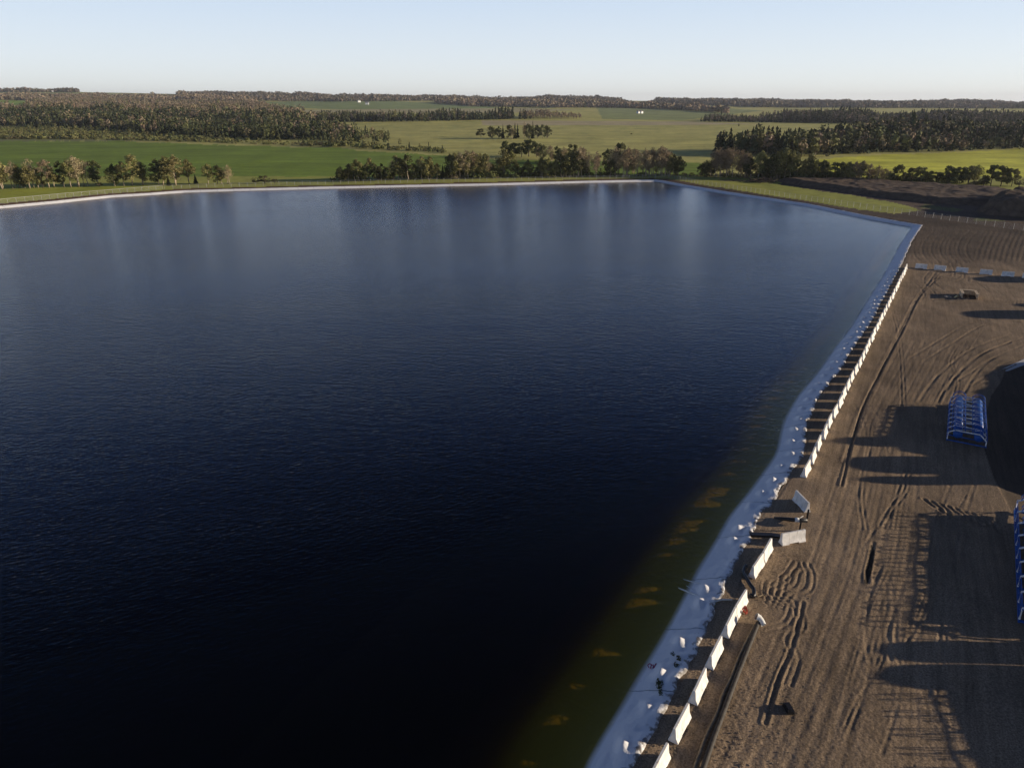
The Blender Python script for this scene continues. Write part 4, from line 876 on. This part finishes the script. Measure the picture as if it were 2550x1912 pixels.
# ------------------------------------------------------------------ blue steel racks
def make_rack(L=12.0, W=3.7):
    root = empty('steel_rack')
    mb = MB()
    for x in (-W/2, W/2): mb.box((x, 0, .16), (.12, L, .16))
    for i in range(9): mb.box((0, -L/2+.1+i*(L-.2)/8, .16), (W-.13, .10, .12))
    part('base_frame', mb.mesh('base_frame', M['blue']), root)
    fr = MB(); pf = [(-W/2, 0, .25), (-W/2, 0, 1.05), (-W/2+.55, 0, 1.42), (W/2-.75, 0, 1.42), (W/2-.05, 0, .75), (W/2-.05, 0, .25)]; fr.tube(pf, .07, 5); FM = fr.mesh('cross_frame', M['steelw'])
    nf = 9
    for i in range(nf): part('cross_frame', FM, root, Vector((0, -L/2+.15+i*(L-.3)/(nf-1), 0)))
    bd = MB(); bd.tube([(0, -L/2+.3, 0), (0, L/2-.3, 0)], .46, 12); BDm = bd.mesh('pipe_bundle', M['blue'], True)
    for x in (-.95, 1.05): part('pipe_bundle', BDm, root, Vector((x, 0, .92)))
    n = 16
    for x in (-W/2-.02, W/2+.0):
        mb = MB(); pz = []
        for i in range(n+1): pz.append((x, -L/2+.2+i*(L-.4)/n, .3 if i % 2 else 1.0))
        mb.tube(pz, .03, 4); mb.tube([(q[0], q[1], 1.3-q[2]) for q in pz], .03, 4); part('side_lattice', mb.mesh('side_lattice', M['blue']), root)
    mb = MB(); mb.tube([(-W/2+.55+(i % 2)*(W-1.3), -L/2+.3+i*(L-.6)/12, 1.43) for i in range(13)], .03, 4); part('top_brace', mb.mesh('top_brace', M['steelw']), root)
    mb = MB()
    for x, z in ((-W/2, 1.05), (-W/2+.55, 1.46), (W/2-.75, 1.46), (W/2, .8)): mb.tube([(x, -L/2, z), (x, L/2, z)], .035, 5)
    part('long_rail', mb.mesh('long_rail', M['blue']), root)
    hp = MB(); hp.tube([(.68*math.cos(a), 0, .62*math.sin(a)) for a in np.linspace(0, PI, 13)], .034, 4); HP = hp.mesh('hoop', M['blue'])
    for i in range(nf):
        for x in (-1.0, 1.0):
            for dy in (-.22, .22):
                part('hoop', HP, root, Vector((x, -L/2+.35+i*(L-.7)/(nf-1)+dy, 1.42)))
    return root
rack = make_rack(); fa, fb, ba = at(2357, 1098), at(2440, 1110), at(2364, 1003)
dv = (ba-fa).normalized(); cx = fa + dv*6.0 + Vector((dv.y, -dv.x, 0))*1.85; rack.location = cx; rack.rotation_euler = (0, 0, math.atan2(dv.y, dv.x)-PI/2); print('rack', (ba-fa).length, (fb-fa).length)
tag(rack, 'blue steel rack of hooped frames standing in the open yard', 'steel rack', 'blue steel racks')
ra, rb = at(2545, 1580), at(2532, 1290)
r2 = copy_tree(rack); L2 = (rb-ra).length; r2.location = ((ra.x+rb.x)/2+2.3, (ra.y+rb.y)/2, 0); r2.rotation_euler = (0, 0, math.atan2(rb.y-ra.y, rb.x-ra.x)-PI/2); r2.scale = (1.15, L2/12.0, 1.15)
tag(r2, 'blue lattice rack cut off by the right edge of the photo', 'steel rack', 'blue steel racks')

# ------------------------------------------------------------------ unseen casters at the right: rack and tank pair read from shadows, other domes added
r3 = copy_tree(rack); r3.location = (at(2550, 1830).x+6.2, at(2550, 1830).y-1.5, 0); r3.rotation_euler = (0, 0, math.radians(-8)); r3.scale = (1.15, .95, 1.2)
tag(r3, 'blue steel rack standing out of view below the right edge', 'steel rack', 'blue steel racks')
def shed(rowa, rowb, x, h, wd=6, label='', dome=False, px_tip=None):
    ya, yb = at(2550, rowa).y, at(2550, rowb).y
    if px_tip is not None: x = at(px_tip, (rowa+rowb)/2).x + h/math.tan(SUN_EL)
    mb = MB(); c = ((ya+yb)/2); L = abs(ya-yb)
    root = empty('unseen_tank_caster' if dome else 'site_shed', (x, c, 0)); tag(root, label, 'tank' if dome else 'shed')
    if dome:
        r = L/2; prof = [(r, 0), (r, h*.80), (r*.93, h*.90), (r*.75, h*.96), (r*.4, h*.99), (.01, h)]; n = 24
        for q, z in prof:
            for k in range(n): mb.v.append((q*math.cos(2*PI*k/n), q*math.sin(2*PI*k/n), z))
        for i in range(len(prof)-1):
            for k in range(n): mb.f.append([i*n+k, i*n+(k+1) % n, (i+1)*n+(k+1) % n, (i+1)*n+k])
        part('shell', mb.mesh('shell', M['white'], True), root)
        m2 = MB(); m2.tube([(0, 0, h-.05), (0, 0, h+.02)], .3, 10); part('hatch', m2.mesh('hatch', M['steelw']), root)
    else:
        mb.box((0, 0, h*.45), (wd, L, h*.9)); part('wall', mb.mesh('wall', M['white']), root)
        m2 = MB(); hw, hl = wd/2+.2, L/2; m2.v = [(-hw, -hl, h*.9), (hw, -hl, h*.9), (hw, hl, h*.9), (-hw, hl, h*.9), (0, -hl*.9, h), (0, hl*.9, h)]; m2.f = [[0, 4, 5, 3], [1, 2, 5, 4], [0, 1, 4], [2, 3, 5], [0, 3, 2, 1]]
        part('roof', m2.mesh('roof', M['roof']), root)
    return root
shed(1605, 1662, 0, 3.9, label='pale domed tank out of view, farther of the nearby pair', dome=True, px_tip=2185)
shed(1663, 1730, 0, 3.9, label='pale domed tank out of view, nearer of the nearby pair', dome=True, px_tip=2180)
shed(1566, 1582, 0, 2.9, label='narrow domed shadow caster added out of view beside the racks', dome=True, px_tip=2290)  # domes from here down are unseen, added only to cast shadows
shed(1092, 1118, 0, 7.5, label='tall domed shadow caster added out of view past the lined pit', dome=True, px_tip=2075)
shed(1140, 1185, 0, 6.5, label='wide domed shadow caster added out of view past the lined pit', dome=True, px_tip=2110)
shed(1190, 1212, 0, 6.0, label='domed shadow caster added out of view, nearest of the group past the pit', dome=True, px_tip=2140)
shed(775, 797, 0, 6, label='domed shadow caster added out of view by the back of the yard', dome=True, px_tip=2412)
shed(757, 769, 0, 6, label='small domed shadow caster added out of view by the back of the yard', dome=True, px_tip=2530)
shed(690, 706, 0, 6, label='domed shadow caster added out of view behind the barriers', dome=True, px_tip=2440)
# ------------------------------------------------------------------ lined pit at the right
V = []; pp_ = [at(x, y) for x, y in [(2498, 923), (2530, 908), (2560, 894), (2620, 872)]]
for i, p in enumerate(pp_): V += [(p.x-.1, p.y+.3, .06), (p.x+.1, p.y-.3-.1*i, .03), (p.x+.25, p.y-.6 - .25*i, -.2)]
tag(link('liner_strip', nmesh('liner_strip', V, [[3*i+j, 3*i+j+1, 3*i+j+4, 3*i+j+3] for i in range(3) for j in range(2)], M['liner'], True)), 'pale liner strip showing at the rim of the shade-darkened pit', 'liner')

# ------------------------------------------------------------------ timber bin with its pole
p = at(2412, 741); bn = empty('timber_bin', (p.x-.6, p.y-1.2, 0), math.radians(-24)); tag(bn, 'weathered open-fronted timber bin standing alone in the back yard', 'timber bin')
mb = MB()
for z in (.25, .55, .85): mb.box((0, 3.4, z), (2.7, .08, .26))
part('back_board', mb.mesh('back_board', M['wood']), bn)
for sx in (-1, 1):
    mb = MB()
    for z in (.25, .55, .85): mb.box((sx*1.31, 1.7, z), (.08, 3.3, .26))
    part('side_board', mb.mesh('side_board', M['wood']), bn)
mb = MB(); mb.box((0, 3.25, 1.02), (2.9, .75, .07)); mb.box((-1.2, 1.45, 1.02), (.5, 2.8, .07)); mb.box((1.2, 1.45, 1.02), (.5, 2.8, .07)); mb.box((0, 2.7, 1.09), (2.0, .14, .06)); part('rim', mb.mesh('rim', M['wood']), bn)
mb = MB(); mb.box((0, 1.7, .1), (2.6, 3.2, .05)); part('floor', mb.mesh('floor', M['darkbark']), bn)
lg = MB(); lg.box((0, 0, .5), (.12, .12, 1.0)); LG = lg.mesh('leg', M['wood'])
for x, y in ((-1.2, .1), (1.2, .1), (-1.2, 3.2), (1.2, 3.2)): part('leg', LG, bn, Vector((x, y, 0)))
mb = MB(); mb.tube([(1.35, -.2, 0), (1.35, -.2, 1.75)], .05, 6); part('pole', mb.mesh('pole', M['wood']), bn)
p = at(2382, 741); mb = MB(); mb.tube([(p.x-.55, p.y-.3, .14), (p.x+.5, p.y+.5, .2)], [.14, .22], 10); tag(link('plastic_roll', mb.mesh('plastic_roll', M['yellow'], True)), 'pale yellow roll lying in front of the timber bin', 'roll')
mb = MB(); p = at(2362, 740)
for dx in (0, .35): mb.box((p.x-dx, p.y, .10), (.5, .9, .2))
tag(link('timber_offcuts', mb.mesh('timber_offcuts', M['wood'])), 'few timber offcuts beside the bin', 'timber')

# ------------------------------------------------------------------ pipes and hoses
def hose(name, pts, r, m, label, cat, zoff=None, n=8):
    """pts: (px, row, z)"""
    q = [at(x, y, z) for x, y, z in pts]; out = []
    for i in range(len(q)-1):
        p0 = q[max(i-1, 0)]; p1 = q[i]; p2 = q[i+1]; p3 = q[min(i+2, len(q)-1)]
        for k in range(6):
            t = k/6; out.append(.5*((2*p1)+(-p0+p2)*t+(2*p0-5*p1+4*p2-p3)*t*t+(-p0+3*p1-3*p2+p3)*t**3))
    out.append(q[-1]); mb = MB(); mb.tube(out, r, n); return tag(link(name, mb.mesh(name, m, True)), label, cat)
hose('black_pipe', [(1888, 1550, .18), (1868, 1600, .16), (1836, 1680, .15), (1806, 1760, .15), (1776, 1840, .15), (1745, 1930, .15)], .17, M['rubber'], 'dusty black pipe running down the yard from the white elbow', 'pipe')
hose('tan_hose', [(1880, 1556, .10), (1858, 1600, .12), (1839, 1640, .10), (1820, 1690, .13), (1800, 1730, .10), (1786, 1775, .12), (1760, 1830, .10), (1745, 1868, .12), (1724, 1930, .1)], .11, M['tan'], 'flattened tan hose lying along the left of the black pipe', 'hose')
e0 = at(1889, 1547, .2); eb = empty('pipe_elbow', e0); tag(eb, 'white pipe elbow with a dark open end on the gravel', 'pipe elbow')
mb = MB(); mb.tube([(.25, -.35, .0), (.18, -.1, .12), (.02, .05, .30), (-.18, .10, .38)], [.19, .20, .22, .26], 14, False); part('shell', mb.mesh('shell', M['white'], True), eb)
mb = MB(); mb.tube([(-.14, .09, .365), (-.15, .093, .37)], .22, 14); part('opening', mb.mesh('opening', M['black']), eb)
s6 = 350/1815; q6 = lambda x, y, z=0: (1800+x*s6, 1180+y*s6, z)
hose('black_hose', [q6(300, 1180, .15), q6(265, 1260, .15), q6(300, 1330, .2), q6(350, 1420, .22), q6(400, 1490, .2), q6(395, 1570, .12), q6(350, 1560, .1)], .16, M['black'], 'bent black hose lying at the foot of a barrier pair', 'hose')
hose('thin_hose', [q6(310, 1340, .1), q6(420, 1500, .1), q6(440, 1580, .1), q6(520, 1560, .08), q6(560, 1575, .06)], .05, M['tan'], 'thin tan hose curling beside the black hose', 'hose')
cp = empty('culvert_pipe', at(1988, 1297)); tag(cp, 'black pipe with a white band propped on posts in the barrier gap', 'pipe')
def rel(o, pts): return [at(*p)-Vector(o.location) for p in pts]
mb = MB(); mb.tube(rel(cp, [q6(660, 560, .08), q6(760, 575, .12), q6(900, 590, .42), q6(1090, 600, .55)]), [.07, .15, .19, .2], 12); part('pipe_body', mb.mesh('pipe_body', M['black'], True), cp)
mb = MB(); mb.tube(rel(cp, [q6(928, 591, .45), q6(985, 595, .47)]), .207, 12); part('band', mb.mesh('band', M['white'], True), cp)
mb = MB(); a = rel(cp, [q6(1085, 590, 0)])[0]; mb.tube([a, a+Vector((0, 0, 1.05))], .09, 8); part('post', mb.mesh('post', M['black']), cp)
mb = MB(); a = rel(cp, [q6(990, 735, 0)])[0]; mb.tube([a, a+Vector((0, 0, .85))], .08, 8); part('post', mb.mesh('post', M['black']), cp)
mb = MB(); mb.tube(rel(cp, [q6(970, 585, .5), q6(1040, 540, .6)]), .02, 5); part('handle', mb.mesh('handle', M['steelw']), cp)
mb = MB(); ps = [at(*q6(x, y)) for x, y in ((350, 790), (480, 795), (620, 800), (735, 815))]
for a, b in zip(ps, ps[1:]):
    cc = (a+b)/2; dv = b-a; mb.box((cc.x, cc.y, .10), (dv.length+.02, .5, .16), math.atan2(dv.y, dv.x))
tag(link('rubber_mat', mb.mesh('rubber_mat', M['black'])), 'long black rubber strip running from the liner to the crosswise barrier', 'mat')
s2 = .1356; q2 = lambda x, y, z=0: (1620+x*s2, 1370+y*s2, z)
hose('suction_hose', [q2(420, 480, -1.1), q2(600, 530, -.82), q2(720, 562, -.62), q2(900, 605, -.48), q2(1080, 640, -.30), q2(1235, 688, -.06)], .035, M['white'], 'thin pale pipe slanting into the water, upper of three', 'pipe')
hose('suction_hose', [q2(520, 600, -1.05), q2(700, 670, -.70), q2(850, 770, -.52), q2(1000, 870, -.30), q2(1110, 930, -.05)], .035, M['white'], 'thin grey pipe between two others slanting into the water', 'pipe')
hose('suction_hose', [q2(300, 600, -1.15), q2(480, 680, -.90), q2(600, 725, -.68), q2(800, 805, -.52), q2(1000, 895, -.24), q2(1130, 950, .02), q2(1300, 905, .12), q2(1500, 905, .10)], .06, M['white'], 'thickest pale pipe slanting into the water, lowest of three', 'pipe')
hose('black_cable', [q2(1110, 960, -.02), q2(1080, 1010, -.10), q2(1110, 1080, -.02), q2(1170, 1090, .08), q2(1200, 1040, .08)], .03, M['black'], 'loop of black cable on the liner by the pale pipes', 'cable')
# fallen flags / red scraps by the barrier pair
mb = MB(); p = at(1850, 1524)
for k in range(9): mb.box((p.x+random.uniform(-.3, .3), p.y+random.uniform(-.35, .35), random.uniform(.05, .3)), (.22, .08, .14), random.uniform(0, 3))
tag(link('red_fitting', mb.mesh('red_fitting', M['red'])), 'small rusty red fitting at the foot of a barrier', 'fitting')
p = at(1963, 1767); mb = MB(); mb.box((p.x, p.y, .12), (.42, .75, .24), .1); mb.box((p.x, p.y, .27), (.3, .5, .06), .1)
tag(link('black_case', mb.mesh('black_case', M['black'])), 'small black case lying in the wheel tracks', 'case')
# weeds growing through the liner
for k, (x, y, l) in enumerate([(1688, 1648, 'dark weed tuft on the liner above the pink mark'), (1645, 1722, 'straggling dark weed on the liner below the pink mark'), (1880, 1432, 'small weed beside the barrier foot')][:2]):
    p = at(x, y, -.1); cl = [((random.uniform(-.25, .25), random.uniform(-.8, .8), random.uniform(0, .12)), (.16, .3, .07)) for _ in range(6)]
    V, Fq = leaf_cloud(cl, 260, .06); tag(link('weed_tuft', nmesh('weed_tuft', V, Fq, M['leaf_dark']), None, p), l, 'weed')
# light stones on the yard and clods on the bare soil
V = []; Fq = []
def stone(p, r):
    b = len(V)
    for z, k in ((0, 1), (.55, .9), (1, .45)):
        for j in range(5): a = 2*PI*j/5+random.random()*.6; V.append((p[0]+math.cos(a)*r*k, p[1]+math.sin(a)*r*k, p[2]+z*r*.8-.01))
    for i in range(2):
        for j in range(5): Fq.append([b+i*5+j, b+i*5+(j+1) % 5, b+i*5+5+(j+1) % 5, b+i*5+5+j])
    Fq.append([b+10, b+11, b+12, b+13]); Fq.append([b+10, b+13, b+14, b+10][:4])
for k in range(9000):
    px, row = random.uniform(1560, 2300), random.uniform(1180, 1912)
    p = at(px, row)
    dn = segdist(np.array([p.x]), np.array([p.y]), [(q.x, q.y) for q in EDGE[:24]])[0]
    if inpoly(np.array([p.x]), np.array([p.y]), [(q.x, q.y) for q in POLY])[0] or dn < .35: continue
    if random.random() > math.exp(-dn/4.5)+.04: continue
    stone((p.x, p.y, 0.0), random.uniform(.02, .05))
M['stone'] = mat('gravel_stones', (.30, .235, .16), .9, noise=.4, nscale=2)
me = bpy.data.meshes.new('gravel'); me.from_pydata(V, [], [f if len(set(f)) == 4 else f[:3] for f in Fq]); me.update(); me.materials.append(M['stone'])
tag(link('gravel', me), 'loose brown gravel between the barriers and the liner', 'gravel', kind='stuff')

# ------------------------------------------------------------------ the air over the far country
hb = MB(); hb.box((0, 10400, 95), (34000, 22000, 330)); hz = hb.mesh('haze', None)
m = bpy.data.materials.new('haze'); m.use_nodes = True; N = m.node_tree.nodes; N.remove(N['Principled BSDF'])
pv = N.new('ShaderNodeVolumePrincipled'); pv.inputs['Color'].default_value = (.82, .88, 1, 1); pv.inputs['Density'].default_value = HAZE; pv.inputs['Anisotropy'].default_value = .2
m.node_tree.links.new(pv.outputs[0], N['Material Output'].inputs['Volume']); hz.materials.append(m)
tag(link('haze', hz), kind='stuff')
